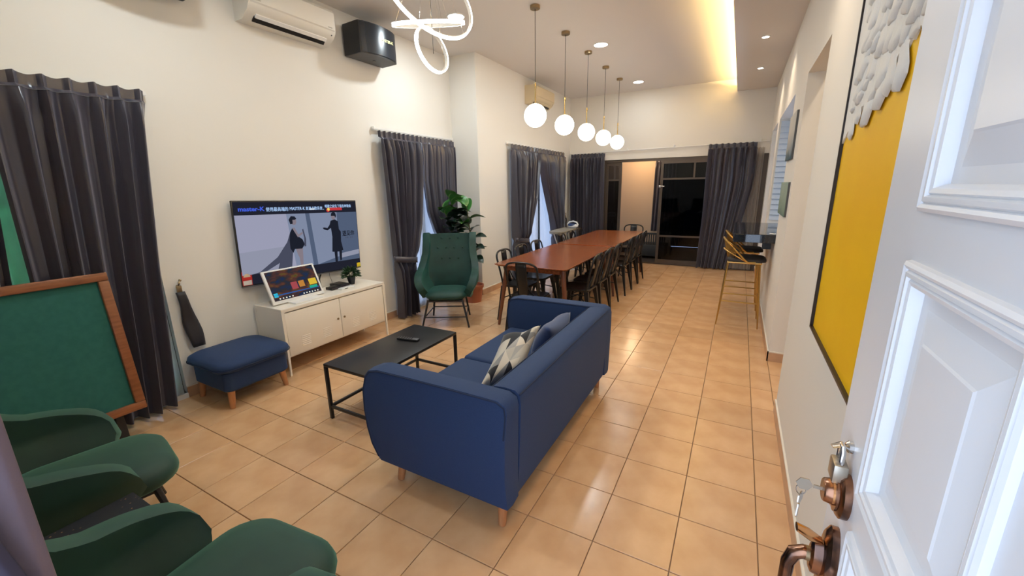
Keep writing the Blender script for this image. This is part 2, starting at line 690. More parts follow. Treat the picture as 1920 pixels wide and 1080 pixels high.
# rooms behind the right wall
kw = B()
kw.box(XR + 0.14, 2.3, 2.67, 2.80, -0.01, H)
kw.box(2.2, 2.35, 0.6, 2.67, -0.01, H)
kw.box(XR + 0.14, 2.35, 0.5, 0.62, -0.01, H)
wall_x(kw, 3.1, 3.25, 2.80, YB, -0.01, H, [(3.6, 5.2, 1.0, 2.3)])
kw.box(2.3, 3.25, 2.67, 2.80, -0.01, H)
struct('wall_inner', kw, wall_m)
# ceiling: main slab, then the lowered strip on the right with a lip for the cove
struct('ceiling', B().box(-3.2, 3.3, YF - 0.15, YB + 0.15, H, H + 0.12), ceil_m)
bk = B()
bk.box(XBK, XR, YF, YB, HB, HB + 0.04)
struct('trim_1', bk, ceil_m, label='lowered ceiling strip along the right wall')
struct('trim_2', B().box(XBK, XBK + 0.02, YF, YB, HB + 0.04, HB + 0.085), ceil_m, label='lip of the lowered ceiling strip')
strip = B().box(0.70, 0.76, YF + 0.2, YB - 0.05, HB + 0.045, HB + 0.06).obj('cove_light_strip', cove_em, loc=(0.73, 2.8, HB + 0.04), smooth=False)
tag(strip, 'glowing warm strip light hidden above the lowered ceiling edge', 'strip light')

# baseboards
def baseboard(name, segs):
    b = B()
    c = B()
    for (x0, x1, y0, y1) in segs:
        b.box(x0, x1, y0, y1, 0.0, 0.085)
        c.box(x0, x1, y0, y1, 0.085, 0.095)
    o = struct(name, b, base_m)
    c.obj('cap_edge', cap_m, o, smooth=False)
    return o


th = 0.01
baseboard('baseboard_left', [(XL, XL + th, -0.16, W2[0]), (XL, XL + th, W2[1], YJ), (XL, XL + th, YF, W1[0])])
baseboard('baseboard_recess', [(XL + th, XL2, YJ - th, YJ)])
baseboard('baseboard_far_left', [(XL2, XL2 + th, YJ - th, W3[0]), (XL2, XL2 + th, W3[1], YB)])
baseboard('baseboard_right', [(XR - th, XR, -0.6, 1.68), (XR - th, XR, 2.66, 5.75), (XR - th, XR, 6.9, YB), (XR - th, 2.2, 2.66, 2.67)])
baseboard('baseboard_back', [(XL2 + th, -1.80, YB - th, YB)])


# ---- windows in the left walls
def window(n, x, hole, panes, label):
    ya, yb, za, zb = hole
    b = B()
    t = 0.05
    x0, x1 = x - 0.11, x - 0.05
    b.box(x0, x1, ya, ya + t, za, zb)
    b.box(x0, x1, yb - t, yb, za, zb)
    b.box(x0, x1, ya, yb, zb - t, zb)
    b.box(x0, x1, ya, yb, za, za + t)
    w = struct('window_%d' % n, b, frame_m, label=label)
    step = (yb - ya) / panes
    for k in range(1, panes):
        B().box(x0, x1, ya + k * step - 0.04, ya + k * step + 0.04, za + t, zb - t).obj('mullion', frame_m, w, smooth=False)
    for k in range(panes):
        B().box(x - 0.085, x - 0.079, ya + k * step + 0.03, ya + (k + 1) * step - 0.03, za + t, zb - t).obj('pane', glass_m, w, smooth=False)
    B().box(x - 0.15, x + 0.012, ya, yb, za - 0.04, za).obj('sill', white_m, w, smooth=False)
    return w


window(1, XL, W1, 2, 'dark framed tall window behind the green board')
window(2, XL, W2, 2, 'dark framed tall window behind the green wing chair')
window(3, XL2, W3, 2, 'dark framed tall window beside the dining table')

# garden hedge outside the leftmost window
hedge_m = mat('hedge_leaves', (0.02, 0.20, 0.05), rough=0.7, col2=(0.06, 0.42, 0.13), nscale=9, ndet=6, bump=1.0, bscale=30)
hg = thing('hedge', 'bright green hedge glimpsed through the curtain gap at the far left', 'hedge', (-4.6, -0.7, -0.1))
hb = B()
hb.grid(lambda u, v: Vector((-4.35 - 0.25 * math.cos(v * PI) * 0 + 0.05 * math.sin(u * 40) * math.sin(v * 21), lerp(-1.9, -0.35, u), lerp(-0.1, 2.3, v))), 60, 50)
ho = hb.obj('foliage', hedge_m, hg)
sm_ = ho.modifiers.new('thickness', 'SOLIDIFY')
sm_.thickness = 0.5
B().tube([(-4.6, -0.7, -0.1), (-4.6, -0.7, 0.6)], 0.04, 8).obj('stem', stem_m, hg)

# ---- sliding door in the back wall
ds = B()
ds.box(-1.80, 1.16, YB + 0.04, YB + 0.12, 2.05, 2.10)
ds.box(-1.80, -1.74, YB + 0.04, YB + 0.12, 0.0, 2.05)
ds.box(1.08, 1.16, YB + 0.02, YB + 0.12, 0.0, 2.05)
ds.box(-1.80, 1.16, YB + 0.03, YB + 0.13, 0.0, 0.02)
dr = struct('door_2', ds, bronze_frame_m, label='dark bronze framed glass sliding door')


def leaf_panel(x0, x1, y, rails, muntins):
    b = B()
    w = 0.05
    b.box(x0, x0 + w, y - 0.02, y + 0.02, 0.02, 2.05)
    b.box(x1 - w, x1, y - 0.02, y + 0.02, 0.02, 2.05)
    b.box(x0 + w, x1 - w, y - 0.02, y + 0.02, 1.99, 2.05)
    b.box(x0 + w, x1 - w, y - 0.02, y + 0.02, 0.02, 0.10)
    p = b.obj('sliding_leaf', bronze_frame_m, dr, smooth=False)
    for z in rails:
        B().box(x0 + w, x1 - w, y - 0.02, y + 0.02, z - 0.017, z + 0.017).obj('rail', bronze_frame_m, p, smooth=False)
    for (xm, z0, z1) in muntins:
        B().box(xm - 0.015, xm + 0.015, y - 0.02, y + 0.02, z0, z1).obj('muntin', bronze_frame_m, p, smooth=False)
    zs = [0.10] + list(rails) + [1.99]
    for za, zb in zip(zs, zs[1:]):
        B().box(x0 + w, x1 - w, y - 0.003, y + 0.003, za, zb).obj('pane', tint_m, p, smooth=False)
    return p


leaf_panel(-1.74, -1.42, YB + 0.10, [1.70, 0.58], [])
p2 = leaf_panel(-0.64, 0.30, YB + 0.055, [1.70, 0.58], [(-0.03, 1.71, 1.99)])
leaf_panel(0.26, 1.08, YB + 0.10, [1.70, 0.58], [(0.67, 1.71, 1.99)])
B().box(-0.66, -0.62, YB + 0.005, YB + 0.035, 1.53, 1.58, 0.006).box(-0.63, -0.55, YB + 0.0, YB + 0.03, 1.55, 1.57, 0.004).obj('lock_catch', steel_m, p2)

# ---- dark porch behind the sliding door
pr = B()
pr.box(-3.0, 2.2, 10.0, 10.1, 0, 2.7)
pr.box(-3.1, -3.0, 7.35, 10.1, 0, 2.7)
pr.box(2.2, 2.3, 7.35, 10.1, 0, 2.7)
pr.box(-3.1, 2.3, 7.35, 10.1, 2.7, 2.8)
struct('wall_porch', pr, night_m)  # near-black wall colour stands for the night darkness behind the glass
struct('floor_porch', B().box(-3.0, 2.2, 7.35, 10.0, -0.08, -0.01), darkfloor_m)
struct('wall_partition', B().box(-2.4, -0.52, 8.45, 8.6, -0.01, 2.7), tan_m)

# ================================================================== CURTAINS
def curtain(name, label, axis, fixed, tab, nf, amp, m, group=None, face=1, tie=None, header=0.085, seed=0, nu=None, sheer=False, nv=46):
    """tab: ascending [(z, a0, a1)]; folds stick out along +face from plane `fixed`"""
    rn = random.Random(seed)
    ph = [rn.uniform(0, 6.28) for _ in range(6)]
    jit = [rn.uniform(-0.25, 0.25) for _ in range(int(nf) + 3)]
    z0, z1 = tab[0][0], tab[-1][0]
    w_top = tab[-1][2] - tab[-1][1]
    nu = nu or int(nf * 10)

    def pt(u, z, extra=0.0):
        a0, a1 = interp(tab, z)
        t = (z1 - z) / (z1 - z0)
        fu = u * nf
        k = int(fu)
        du = u + 0.12 / nf * math.sin(2 * PI * u * 2.3 + ph[0] + t * 1.5)
        wv = math.sin(2 * PI * du * nf + jit[k] * 1.5)
        wv2 = 0.35 * math.sin(2 * PI * du * nf * 0.43 + ph[1] + t * 2.0) + 0.2 * math.sin(2 * PI * du * nf * 2.0 + ph[2])
        comp = min(1.6, (w_top / max(0.05, (a1 - a0))) ** 0.5)
        hd = sstep((z1 - z) / 0.22)
        if not sheer and z > z1 - header:
            # pinched header: flat cloth with short ridges
            q = abs(((fu + 0.25) % 1.0) - 0.5) * 2
            wv_h = max(0.0, 1 - (q / 0.35)) * 0.9
            off = amp * (0.15 + 0.55 * wv_h)
        else:
            off = amp * comp * (0.75 + (0.25 + 0.75 * hd) * (0.75 * wv + wv2 * hd))
        if tie and abs(z - tie) < 0.10:
            off = lerp(off, amp * 1.1 * (1.0 + 0.5 * math.sin(PI * u)), 0.6 * (1 - abs(z - tie) / 0.10))
        a = lerp(a0, a1, u)
        d = fixed + face * (max(off, 0.0) + 0.006 + extra)
        zz = z
        if z > z1 - 0.001:
            zz = z + 0.006 * math.sin(2 * PI * fu)
        return (d, a, zz) if axis == 'y' else (a, d, zz)

    zl = tab[0][0]
    root = thing(name, label, 'curtain', pt(0.5, zl), 0, group)
    zh = z1 - header if not sheer else z1
    b = B()
    b.grid(lambda u, v: Vector(pt(u, lerp(zh, z0, v))), nu, nv)
    b.obj('curtain_cloth' if not sheer else 'sheer_cloth', m, root)
    if not sheer:
        b = B()
        b.grid(lambda u, v: Vector(pt(u, lerp(z1, zh, v), 0.004)), nu, 5)
        b.obj('pleated_header', m, root)
    if tie:
        b = B()
        a0, a1 = interp(tab, tie)
        pts = []
        n = 24
        for k in range(n):
            an = 2 * PI * k / n
            aa = lerp(a0 - 0.015, a1 + 0.02, 0.5 + 0.5 * math.cos(an))
            dd = fixed + face * (0.02 + (amp * 1.9 + 0.02) * (0.5 + 0.5 * math.sin(an)))
            zz = tie + 0.06 * (0.5 - (aa - a0) / (a1 - a0)) * (1 if tab[-1][1] < a0 + 0.3 else -1)
            pts.append((dd, aa, zz) if axis == 'y' else (aa, dd, zz))
        bb = B()
        rows = []
        for dz in (-0.035, 0.035):
            rows.append([bb.bm.verts.new((p[0], p[1], p[2] + dz)) for p in pts])
        for k in range(n):
            bb.bm.faces.new((rows[0][k], rows[0][(k + 1) % n], rows[1][(k + 1) % n], rows[1][k]))
        t = bb.obj('tie_band', m, root)
        s = t.modifiers.new('thickness', 'SOLIDIFY')
        s.thickness = 0.006
    return root


CG = 'dark satin curtains'
# window 1
curtain('curtain', 'dark satin curtain behind the green board, right half of the leftmost window', 'y', XL + 0.062,
        [(0.03, -0.86, -0.285), (0.52, -0.85, -0.238), (1.08, -0.84, -0.19), (1.82, -0.82, -0.11), (2.28, -0.80, -0.063)], 6.5, 0.062, curt_m, CG, seed=1, nu=110)
curtain('curtain', 'dark satin curtain at the far left edge of the photo, left half of its window', 'y', XL + 0.062,
        [(0.03, -1.42, -0.93), (1.1, -1.40, -0.90), (1.5, -1.40, -0.865), (2.28, -1.40, -0.815)], 6, 0.045, curt_m, CG, seed=2)
# window 2
curtain('curtain', 'dark satin curtain tied back between the white cabinet and green wing chair', 'y', XL + 0.062,
        [(0.02, 2.10, 2.43), (0.40, 2.12, 2.40), (0.62, 2.11, 2.385), (0.72, 2.10, 2.45), (1.15, 2.095, 2.62), (1.69, 2.085, 2.725), (2.24, 2.058, 2.765)],
        9, 0.062, curt_m, CG, seed=3, tie=0.74, nu=120)
curtain('curtain', 'dark satin curtain hanging behind the leafy potted plant', 'y', XL + 0.062,
        [(0.02, 3.12, 3.46), (0.62, 3.13, 3.44), (0.80, 3.08, 3.45), (1.02, 2.90, 3.47), (1.28, 2.79, 3.48), (1.69, 2.74, 3.49), (2.24, 2.77, 3.50)],
        9, 0.042, curt_m, CG, seed=4, tie=0.68, nu=120)
# window 3
curtain('curtain', 'dark satin curtain tied back to the left above the near dining chairs', 'y', XL2 + 0.062,
        [(0.02, 4.42, 4.80), (0.5, 4.42, 4.80), (0.88, 4.40, 4.87), (1.41, 4.39, 5.20), (2.05, 4.39, 5.36), (2.25, 4.39, 5.44)],
        9, 0.062, curt_m, CG, seed=5, tie=0.72, nu=120)
curtain('curtain', 'dark satin curtain tied back to the right behind the ironing board', 'y', XL2 + 0.062,
        [(0.02, 6.02, 6.34), (0.45, 5.99, 6.36), (0.62, 5.95, 6.38), (0.88, 5.87, 6.48), (1.05, 5.80, 6.53), (1.69, 5.53, 6.60), (2.05, 5.44, 6.64), (2.25, 5.45, 6.68)],
        9, 0.062, curt_m, CG, seed=6, tie=0.66, nu=120)
# back wall
curtain('curtain', 'dark satin curtain hanging straight at the left end of the sliding door', 'x', YB - 0.05,
        [(0.02, -2.44, -1.72), (2.24, -2.476, -1.738)], 10, 0.062, curt_m, CG, face=-1, seed=7, nu=130)
curtain('curtain', 'dark satin curtain sweeping left at the right end of the sliding door', 'x', YB - 0.05,
        [(0.02, 0.16, 0.715), (0.37, 0.17, 0.77), (1.06, 0.19, 0.875), (1.5, 0.19, 0.95), (1.72, 0.185, 0.965), (2.29, 0.19, 0.957)],
        8, 0.070, curt_m, CG, face=-1, seed=8, nu=130)
# curtain by the doorway, close to the camera
nc = thing('curtain', 'mauve grey curtain edge at the bottom left, closest to the camera', 'curtain', (-0.03, YF + 0.10, 0.02))
plan_pts = [(-0.135, -1.585), (-0.115, -1.535), (-0.085, -1.515), (-0.06, -1.55), (-0.04, -1.585), (-0.02, -1.555), (-0.005, -1.49), (0.012, -1.458), (0.036, -1.450), (0.050, -1.463), (0.052, -1.485), (0.040, -1.515), (0.028, -1.55)]


def ncf(u, v):
    f = u * (len(plan_pts) - 1)
    i_ = min(len(plan_pts) - 2, int(f))
    t_ = f - i_
    pa, pb_ = plan_pts[i_], plan_pts[i_ + 1]
    x_, y_ = lerp(pa[0], pb_[0], t_), lerp(pa[1], pb_[1], t_)
    return Vector((x_ + 0.004 * math.sin(v * 11 + u * 5) * (1 - abs(u - 0.65)), y_, lerp(2.24, 0.02, v)))


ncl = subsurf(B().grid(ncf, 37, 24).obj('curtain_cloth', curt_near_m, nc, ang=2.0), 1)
# front leading edge of the same curtain, falling in a second, darker fold
plan2 = [(0.018, -1.60), (0.05, -1.575), (0.078, -1.548), (0.086, -1.525), (0.078, -1.515), (0.06, -1.53), (0.045, -1.56)]


def ncf2(u, v):
    f = u * (len(plan2) - 1)
    i_ = min(len(plan2) - 2, int(f))
    t_ = f - i_
    pa, pb_ = plan2[i_], plan2[i_ + 1]
    z_ = lerp(1.60, 0.02, v)
    fl_ = interp([(0.0, 0.075), (1.10, 0.050), (1.30, 0.018), (1.60, -0.04)], z_)[0]
    x_, y_ = lerp(pa[0], pb_[0], t_), lerp(pa[1], pb_[1], t_)
    return Vector((x_, y_ + fl_ * sstep((y_ + 1.60) / 0.085), z_))


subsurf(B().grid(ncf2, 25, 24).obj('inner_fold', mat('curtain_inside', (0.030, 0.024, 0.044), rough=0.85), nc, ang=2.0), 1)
SG = 'white sheer curtains'
curtain('sheer_curtain', 'pale sheer curtain in the leftmost window', 'y', XL + 0.006, [(0.05, -1.25, -0.19), (2.2, -1.25, -0.19)], 12, 0.013, sheer_m, SG,
        sheer=True, seed=21)
curtain('sheer_curtain', 'white sheer curtain glowing behind the green wing chair', 'y', XL + 0.006, [(0.02, 2.16, 3.44), (2.2, 2.16, 3.44)], 14, 0.013, sheer_m, SG,
        sheer=True, seed=22)
curtain('sheer_curtain', 'white sheer curtain glowing beside the dining table', 'y', XL2 + 0.006, [(0.02, 4.46, 5.50), (2.2, 4.46, 5.50)], 12, 0.013, sheer_m, SG,
        sheer=True, seed=23)
curtain('sheer_curtain', 'white sheer curtain right of the dark window post by the dining table', 'y', XL2 + 0.006, [(0.02, 5.62, 6.6), (2.2, 5.62, 6.6)], 11, 0.013,
        sheer_m, SG, sheer=True, seed=24)
curtain('sheer_curtain', 'grey sheer curtain in the far right corner behind the bar counter', 'x', YB - 0.012, [(0.02, 0.62, 1.075), (2.2, 0.70, 1.08)], 9, 0.016, sheer_g,
        SG, face=-1, sheer=True, seed=25)
# porch curtain
curtain('curtain', 'dark curtain on the tan wall seen through the open sliding door', 'x', 8.45, [(0.55, -0.98, -0.54), (2.15, -0.95, -0.52)], 6, 0.035, curt_m, CG,
        face=-1, seed=9)

# rails
rl = thing('curtain_rail', 'thin white curtain rail above the glass sliding door', 'curtain rail', (-0.6, YB - 0.06, 2.27))
B().tube([(-2.50, YB - 0.03, 2.255), (1.14, YB - 0.03, 2.30)], 0.011, 8).obj('rail', white_m, rl)
for x in (-1.3, -0.42, 1.0):
    B().box(x - 0.012, x + 0.012, YB - 0.045, YB, 2.25 + (x + 2.5) * 0.012, 2.30 + (x + 2.5) * 0.012, 0.003).obj('bracket', white_m, rl)
for (x, ya, yb, lab) in ((XL, -1.45, -0.03, 'white curtain rail over the leftmost window'), (XL, 2.03, 3.53, 'white curtain rail above the leafy potted plant'),
                         (XL2, 4.36, 6.72, 'white curtain rail over the window by the dining table')):
    r_ = thing('curtain_rail', lab, 'curtain rail', (x + 0.03, (ya + yb) / 2, 2.25))
    B().box(x + 0.025, x + 0.043, ya, yb, 2.262, 2.285).obj('rail', white_m, r_, smooth=False)
    for y in (ya + 0.01, yb - 0.03):
        B().box(x, x + 0.05, y, y + 0.02, 2.255, 2.29, 0.003).obj('bracket', white_m, r_)


# loose tie bands hanging from wall hooks
def tieback(x, y, ztop, zbot, label, w=1.0):
    r = thing('curtain_tie', label, 'curtain tie', (x, y, zbot))
    b = B()
    prof = [(0.0, 0.028), (0.25, 0.032), (0.55, 0.052), (0.72, 0.056), (1.0, 0.042)]

    def fn(u, v):
        hw = interp(prof, v)[0] * w
        z = lerp(ztop - 0.09, zbot, v)
        return Vector((x + 0.022 + 0.008 * math.sin(v * 9), y + (u - 0.5) * 2 * hw + 0.05 * v * w, z))
    b.grid(fn, 5, 16)
    o = b.obj('band', blkfab_m, r)
    s = o.modifiers.new('thickness', 'SOLIDIFY')
    s.thickness = 0.018
    b = B().tube([(x, y, ztop - 0.04), (x + 0.02, y, ztop - 0.045), (x + 0.03, y + 0.005, ztop - 0.02), (x + 0.022, y + 0.016, ztop)], [0.006, 0.006, 0.007, 0.006], 8)
    b.sphere((x + 0.022, y + 0.018, ztop), 0.010, 10, 8)
    b.obj('hook', brassd_m, r)
    B().box(x + 0.016, x + 0.030, y - 0.016, y + 0.018, ztop - 0.095, ztop - 0.04, 0.003).obj('loop', brassd_m, r)
    return r


tieback(XL, -0.078, 0.945, 0.40, 'loose dark curtain tie hanging on the wall behind the blue footstool')
tieback(XL2, 6.93, 1.02, 0.60, 'black curtain tie hanging in the corner behind the steam iron', 0.9)

# ================================================================== FURNITURE
# ---- blue sofa
sofa = thing('sofa', 'navy blue fabric two seat sofa seen from behind in the foreground', 'sofa', (-0.46, 0.70, 0))


def rounded_panel(prof, y0, y1, bulge, n=1):
    """extrude an XZ profile along Y"""
    b = B()
    b.prism(prof, lambda x, z: Vector((x, y0, z)), lambda x, z: Vector((x, y1, z)))
    return b


arm_prof = [(-0.03, 0.135), (-0.03, 0.30), (-0.025, 0.52), (-0.022, 0.63), (-0.030, 0.668), (-0.07, 0.688), (-0.30, 0.690), (-0.62, 0.688), (-0.80, 0.684),
            (-0.865, 0.668), (-0.892, 0.635), (-0.905, 0.56), (-0.904, 0.45), (-0.895, 0.34), (-0.878, 0.24), (-0.852, 0.155), (-0.835, 0.135)]
for (ya, yb, sgn) in ((-0.175, -0.035, -1), (1.425, 1.565, 1)):
    b = B()
    ys = [0.0, 0.012, 0.035, 0.5, 0.965, 0.988, 1.0]
    ins = [0.030, 0.012, 0.0, -0.004, 0.0, 0.012, 0.030]
    rings = []
    cx, cz = -0.46, 0.41
    for t, q in zip(ys, ins):
        ring = []
        for (x, z) in arm_prof:
            dx, dz = x - cx, z - cz
            fx = 1 - q / 0.43
            fz = 1 - q / 0.28
            # taper: a little thinner at the bottom on the outside
            y = lerp(ya, yb, t)
            if (sgn < 0 and t < 0.5) or (sgn > 0 and t > 0.5):
                y += -sgn * 0.02 * sstep((0.30 - z) / 0.2) - sgn * 0.022 * sstep((z - 0.5) / 0.2)
            ring.append(b.bm.verts.new((cx + dx * fx, y, cz + dz * fz)))
        rings.append(ring)
    n = len(arm_prof)
    for a, c in zip(rings, rings[1:]):
        for k in range(n):
            b.bm.faces.new((a[k], a[(k + 1) % n], c[(k + 1) % n], c[k]))
    b.bm.faces.new(rings[0][::-1])
    b.bm.faces.new(rings[-1])
    arm = b.obj('arm', blue_m, sofa, ang=0.9)
    for k in (0, 1):
        t = 0.02 if k == 0 else 0.98
        pts = []
        for (x, z) in arm_prof[2:-1]:
            y = lerp(ya, yb, t)
            if (sgn < 0 and k == 0) or (sgn > 0 and k == 1):
                y += -sgn * 0.02 * sstep((0.30 - z) / 0.2) - sgn * 0.022 * sstep((z - 0.5) / 0.2)
            pts.append((cx + (x - cx) * 0.985, y, cz + (z - cz) * 0.975))
        B().tube(pts, 0.0045, 6).obj('piping', piping_m, arm)
# back
back_prof = [(-0.04, 0.135), (-0.028, 0.30), (-0.020, 0.50), (-0.016, 0.62), (-0.020, 0.668), (-0.045, 0.690), (-0.10, 0.694), (-0.155, 0.688), (-0.185, 0.665),
             (-0.20, 0.60), (-0.215, 0.45), (-0.22, 0.20), (-0.22, 0.135)]
b = B()
b.prism(back_prof, lambda x, z: Vector((x, -0.030, z)), lambda x, z: Vector((x, 1.42, z)))
bk_o = b.obj('backrest', blue_m, sofa, ang=0.9)
B().tube([(-0.022, -0.03 + 1.45 * k / 20, 0.672) for k in range(21)], 0.004, 6).obj('piping', piping_m, bk_o)
B().tube([(-0.178, -0.03 + 1.45 * k / 20, 0.674) for k in range(21)], 0.003, 6).obj('piping', piping_m, bk_o)
B().box(-0.83, -0.21, -0.04, 1.43, 0.14, 0.285, 0.015).obj('base', blue_m, sofa)
for (ya, yb) in ((-0.03, 0.695), (0.70, 1.42)):
    sc_ = B().box(-0.872, -0.215, ya, yb, 0.285, 0.425, 0.035, 4).obj('seat_cushion', blue_m, sofa, ang=1.2)
    B().tube([(-0.862, ya + 0.03, 0.41), (-0.862, yb - 0.03, 0.41)], 0.004, 6).obj('piping', piping_m, sc_)
for (x, y, dx, dy) in ((-0.085, -0.11, -0.0, 0.015), (-0.76, -0.09, 0.02, 0.02), (-0.10, 1.47, -0.0, -0.01), (-0.80, 1.47, 0.02, -0.02)):
    B().tube([(x, y, 0.0), (x + dx, y + dy, 0.15)], [0.019, 0.027], 16).obj('leg', oak_m, sofa)
B().box(-0.088, -0.086, -0.1605, -0.152, 0.205, 0.255).obj('care_tag', white_m, sofa, smooth=False)


# ---- pillows on the sofa
def tri_mat():
    m = mat('triangle_patchwork', (0.6, 0.58, 0.52), rough=0.85, sheen=0.2)
    nt = m.node_tree
    bs = nt.nodes['Principled BSDF']
    tc = nt.nodes.new('ShaderNodeTexCoord')
    sx = nt.nodes.new('ShaderNodeSeparateXYZ')
    nt.links.new(tc.outputs['UV'], sx.inputs[0])

    def mth(op, a, b_=None, c_=None):
        n = nt.nodes.new('ShaderNodeMath')
        n.operation = op
        for k, v in enumerate((a, b_, c_)):
            if v is None:
                continue
            if isinstance(v, (int, float)):
                n.inputs[k].default_value = v
            else:
                nt.links.new(v, n.inputs[k])
        return n.outputs[0]
    u = mth('MULTIPLY', sx.outputs['X'], 4.0)
    v = mth('MULTIPLY', sx.outputs['Y'], 4.0)
    fu, fv = mth('FRACT', u), mth('FRACT', v)
    iu, iv = mth('FLOOR', u), mth('FLOOR', v)
    par = mth('MODULO', mth('ADD', iu, iv), 2.0)
    d1 = mth('GREATER_THAN', fu, fv)
    d2 = mth('GREATER_THAN', mth('ADD', fu, fv), 1.0)
    side = mth('ADD', mth('MULTIPLY', d1, par), mth('MULTIPLY', d2, mth('SUBTRACT', 1.0, par)))
    cx_ = nt.nodes.new('ShaderNodeCombineXYZ')
    nt.links.new(iu, cx_.inputs[0])
    nt.links.new(iv, cx_.inputs[1])
    nt.links.new(mth('MULTIPLY', side, 7.0), cx_.inputs[2])
    wn_ = nt.nodes.new('ShaderNodeTexWhiteNoise')
    wn_.noise_dimensions = '3D'
    nt.links.new(cx_.outputs[0], wn_.inputs['Vector'])
    r = nt.nodes.new('ShaderNodeValToRGB')
    r.color_ramp.interpolation = 'CONSTANT'
    e = r.color_ramp.elements
    e[0].position = 0
    e[0].color = (0.012, 0.013, 0.018, 1)
    e[1].position = 0.24
    e[1].color = (0.50, 0.47, 0.40, 1)
    for p, c in ((0.50, (0.66, 0.60, 0.50, 1)), (0.70, (0.24, 0.24, 0.24, 1)), (0.85, (0.38, 0.37, 0.35, 1))):
        k = e.new(p)
        k.color = c
    nt.links.new(wn_.outputs['Value'], r.inputs[0])
    nt.links.new(r.outputs[0], bs.inputs['Base Color'])
    return m


def pillow(name, label, p00, p10, p01, thick, m, wr=0.0, seed=0, cat='pillow', dent=0.0, flop=None, group=None):
    """p00,p10,p01 world corners of the pillow's mid-plane; puffed both sides"""
    p00, p10, p01 = Vector(p00), Vector(p10), Vector(p01)
    eu, ev = p10 - p00, p01 - p00
    nrm = eu.cross(ev).normalized()
    rn = random.Random(seed)
    ph = [rn.uniform(0, 6) for _ in range(4)]
    n = 25
    cen = p00 + (eu + ev) / 2
    base = min((p00.z, p10.z, p01.z, (p10 + p01 - p00).z))
    bm = bmesh.new()
    uvl = bm.loops.layers.uv.new('UVMap')
    grids = []
    for sgn in (1, -1):
        g = []
        for j in range(n):
            row = []
            for i in range(n):
                u, v = i / (n - 1), j / (n - 1)
                a, c = 2 * u - 1, 2 * v - 1
                # concave edges
                uu = 0.5 + 0.5 * a * (1 - 0.09 * (1 - c * c) * abs(a))
                vv = 0.5 + 0.5 * c * (1 - 0.09 * (1 - a * a) * abs(c))
                h = ((1 - a ** 4) * (1 - c ** 4)) ** 0.55 if abs(a) < 1 and abs(c) < 1 else 0
                w = wr * h * (math.sin(7 * u + 3 * v + ph[0]) + 0.6 * math.sin(11 * v - 4 * u + ph[1]))
                q = p00 + eu * uu + ev * vv + nrm * (sgn * (thick / 2) * h + w)
                if dent:
                    q -= ev.normalized() * dent * math.exp(-((u - 0.55) / 0.22) ** 2) * sstep((v - 0.45) / 0.55)
                row.append((q, u, v))
            g.append(row)
        grids.append(g)
    vmap = []
    for s, g in enumerate(grids):
        rows = []
        for j in range(n):
            row = []
            for i in range(n):
                edge = i in (0, n - 1) or j in (0, n - 1)
                if s == 1 and edge:
                    row.append(vmap[0][j][i])
                else:
                    row.append(bm.verts.new(g[j][i][0] - cen))
            rows.append(row)
        vmap.append(rows)
        for j in range(n - 1):
            for i in range(n - 1):
                vs_ = [rows[j][i], rows[j][i + 1], rows[j + 1][i + 1], rows[j + 1][i]]
                uv_ = [g[j][i][1:], g[j][i + 1][1:], g[j + 1][i + 1][1:], g[j + 1][i][1:]]
                if s == 1:
                    vs_.reverse()
                    uv_.reverse()
                f = bm.faces.new(vs_)
                f.smooth = True
                for lp, uvv in zip(f.loops, uv_):
                    lp[uvl].uv = uvv
    me = bpy.data.meshes.new(name)
    bm.to_mesh(me)
    bm.free()
    me.materials.append(m)
    o = bpy.data.objects.new(name, me)
    C.objects.link(o)
    o.location = cen
    return tag(o, label, cat, group)


tri_m = tri_mat()
pillow('pillow', 'black, grey and cream triangle patchwork pillow on the navy sofa', (-0.43, 0.23, 0.475), (-0.275, 0.47, 0.49), (-0.475, 0.62, 0.675), 0.19, tri_m,
       wr=0.006, seed=3, dent=0.03)
pillow('pillow', 'plain navy blue pillow against the sofa back', (-0.40, 0.86, 0.432), (-0.40, 1.28, 0.432), (-0.268, 0.86, 0.672), 0.13, bluep_m, wr=0.006, seed=4)

# ---- coffee table
ct = thing('coffee_table', 'black metal coffee table with open frame base', 'coffee table', (-1.43, 0.62, 0))
x0, x1, y0, y1, h = -1.665, -1.205, 0.15, 1.09, 0.425
B().box(x0, x1, y0, y1, h - 0.022, h, 0.003).obj('table_top', blackmetal_m, ct)
w = 0.011
for (x, y) in ((x0 + w, y0 + w), (x1 - w, y0 + w), (x1 - w, y1 - w), (x0 + w, y1 - w)):
    B().box(x - w, x + w, y - w, y + w, 0, h - 0.022, 0.002).obj('leg', blackmetal_m, ct)
for (a, c) in (((x0 + 2 * w, y0 + w), (x1 - 2 * w, y0 + w)), ((x0 + 2 * w, y1 - w), (x1 - 2 * w, y1 - w))):
    B().box(a[0], c[0], a[1] - w * 0.8, a[1] + w * 0.8, 0.085, 0.105, 0.002).obj('stretcher', blackmetal_m, ct)
for (x) in (x0 + w, x1 - w):
    B().box(x - w * 0.8, x + w * 0.8, y0 + 2 * w, y1 - 2 * w, 0.085, 0.105, 0.002).obj('stretcher', blackmetal_m, ct)
# remote
rm = thing('remote_control', 'slim silver and black remote lying on the black coffee table', 'remote control', (-1.44, 0.765, 0.4255), math.radians(-80))
B().box(-0.022, 0.022, -0.095, 0.095, 0.0, 0.016, 0.005).obj('body', black_m, rm, local=True)
B().box(-0.019, 0.019, -0.09, 0.09, 0.016, 0.0175, 0.0005).obj('face_plate', mat('remote_grey', (0.16, 0.16, 0.17), 0.35, metal=0.6), rm, local=True)
for k in range(6):
    for c_ in (-0.010, 0.0, 0.010):
        B().box(c_ - 0.003, c_ + 0.003, -0.08 + k * 0.022, -0.072 + k * 0.022, 0.0175, 0.0195).obj('button', black_m, rm, smooth=False, local=True)

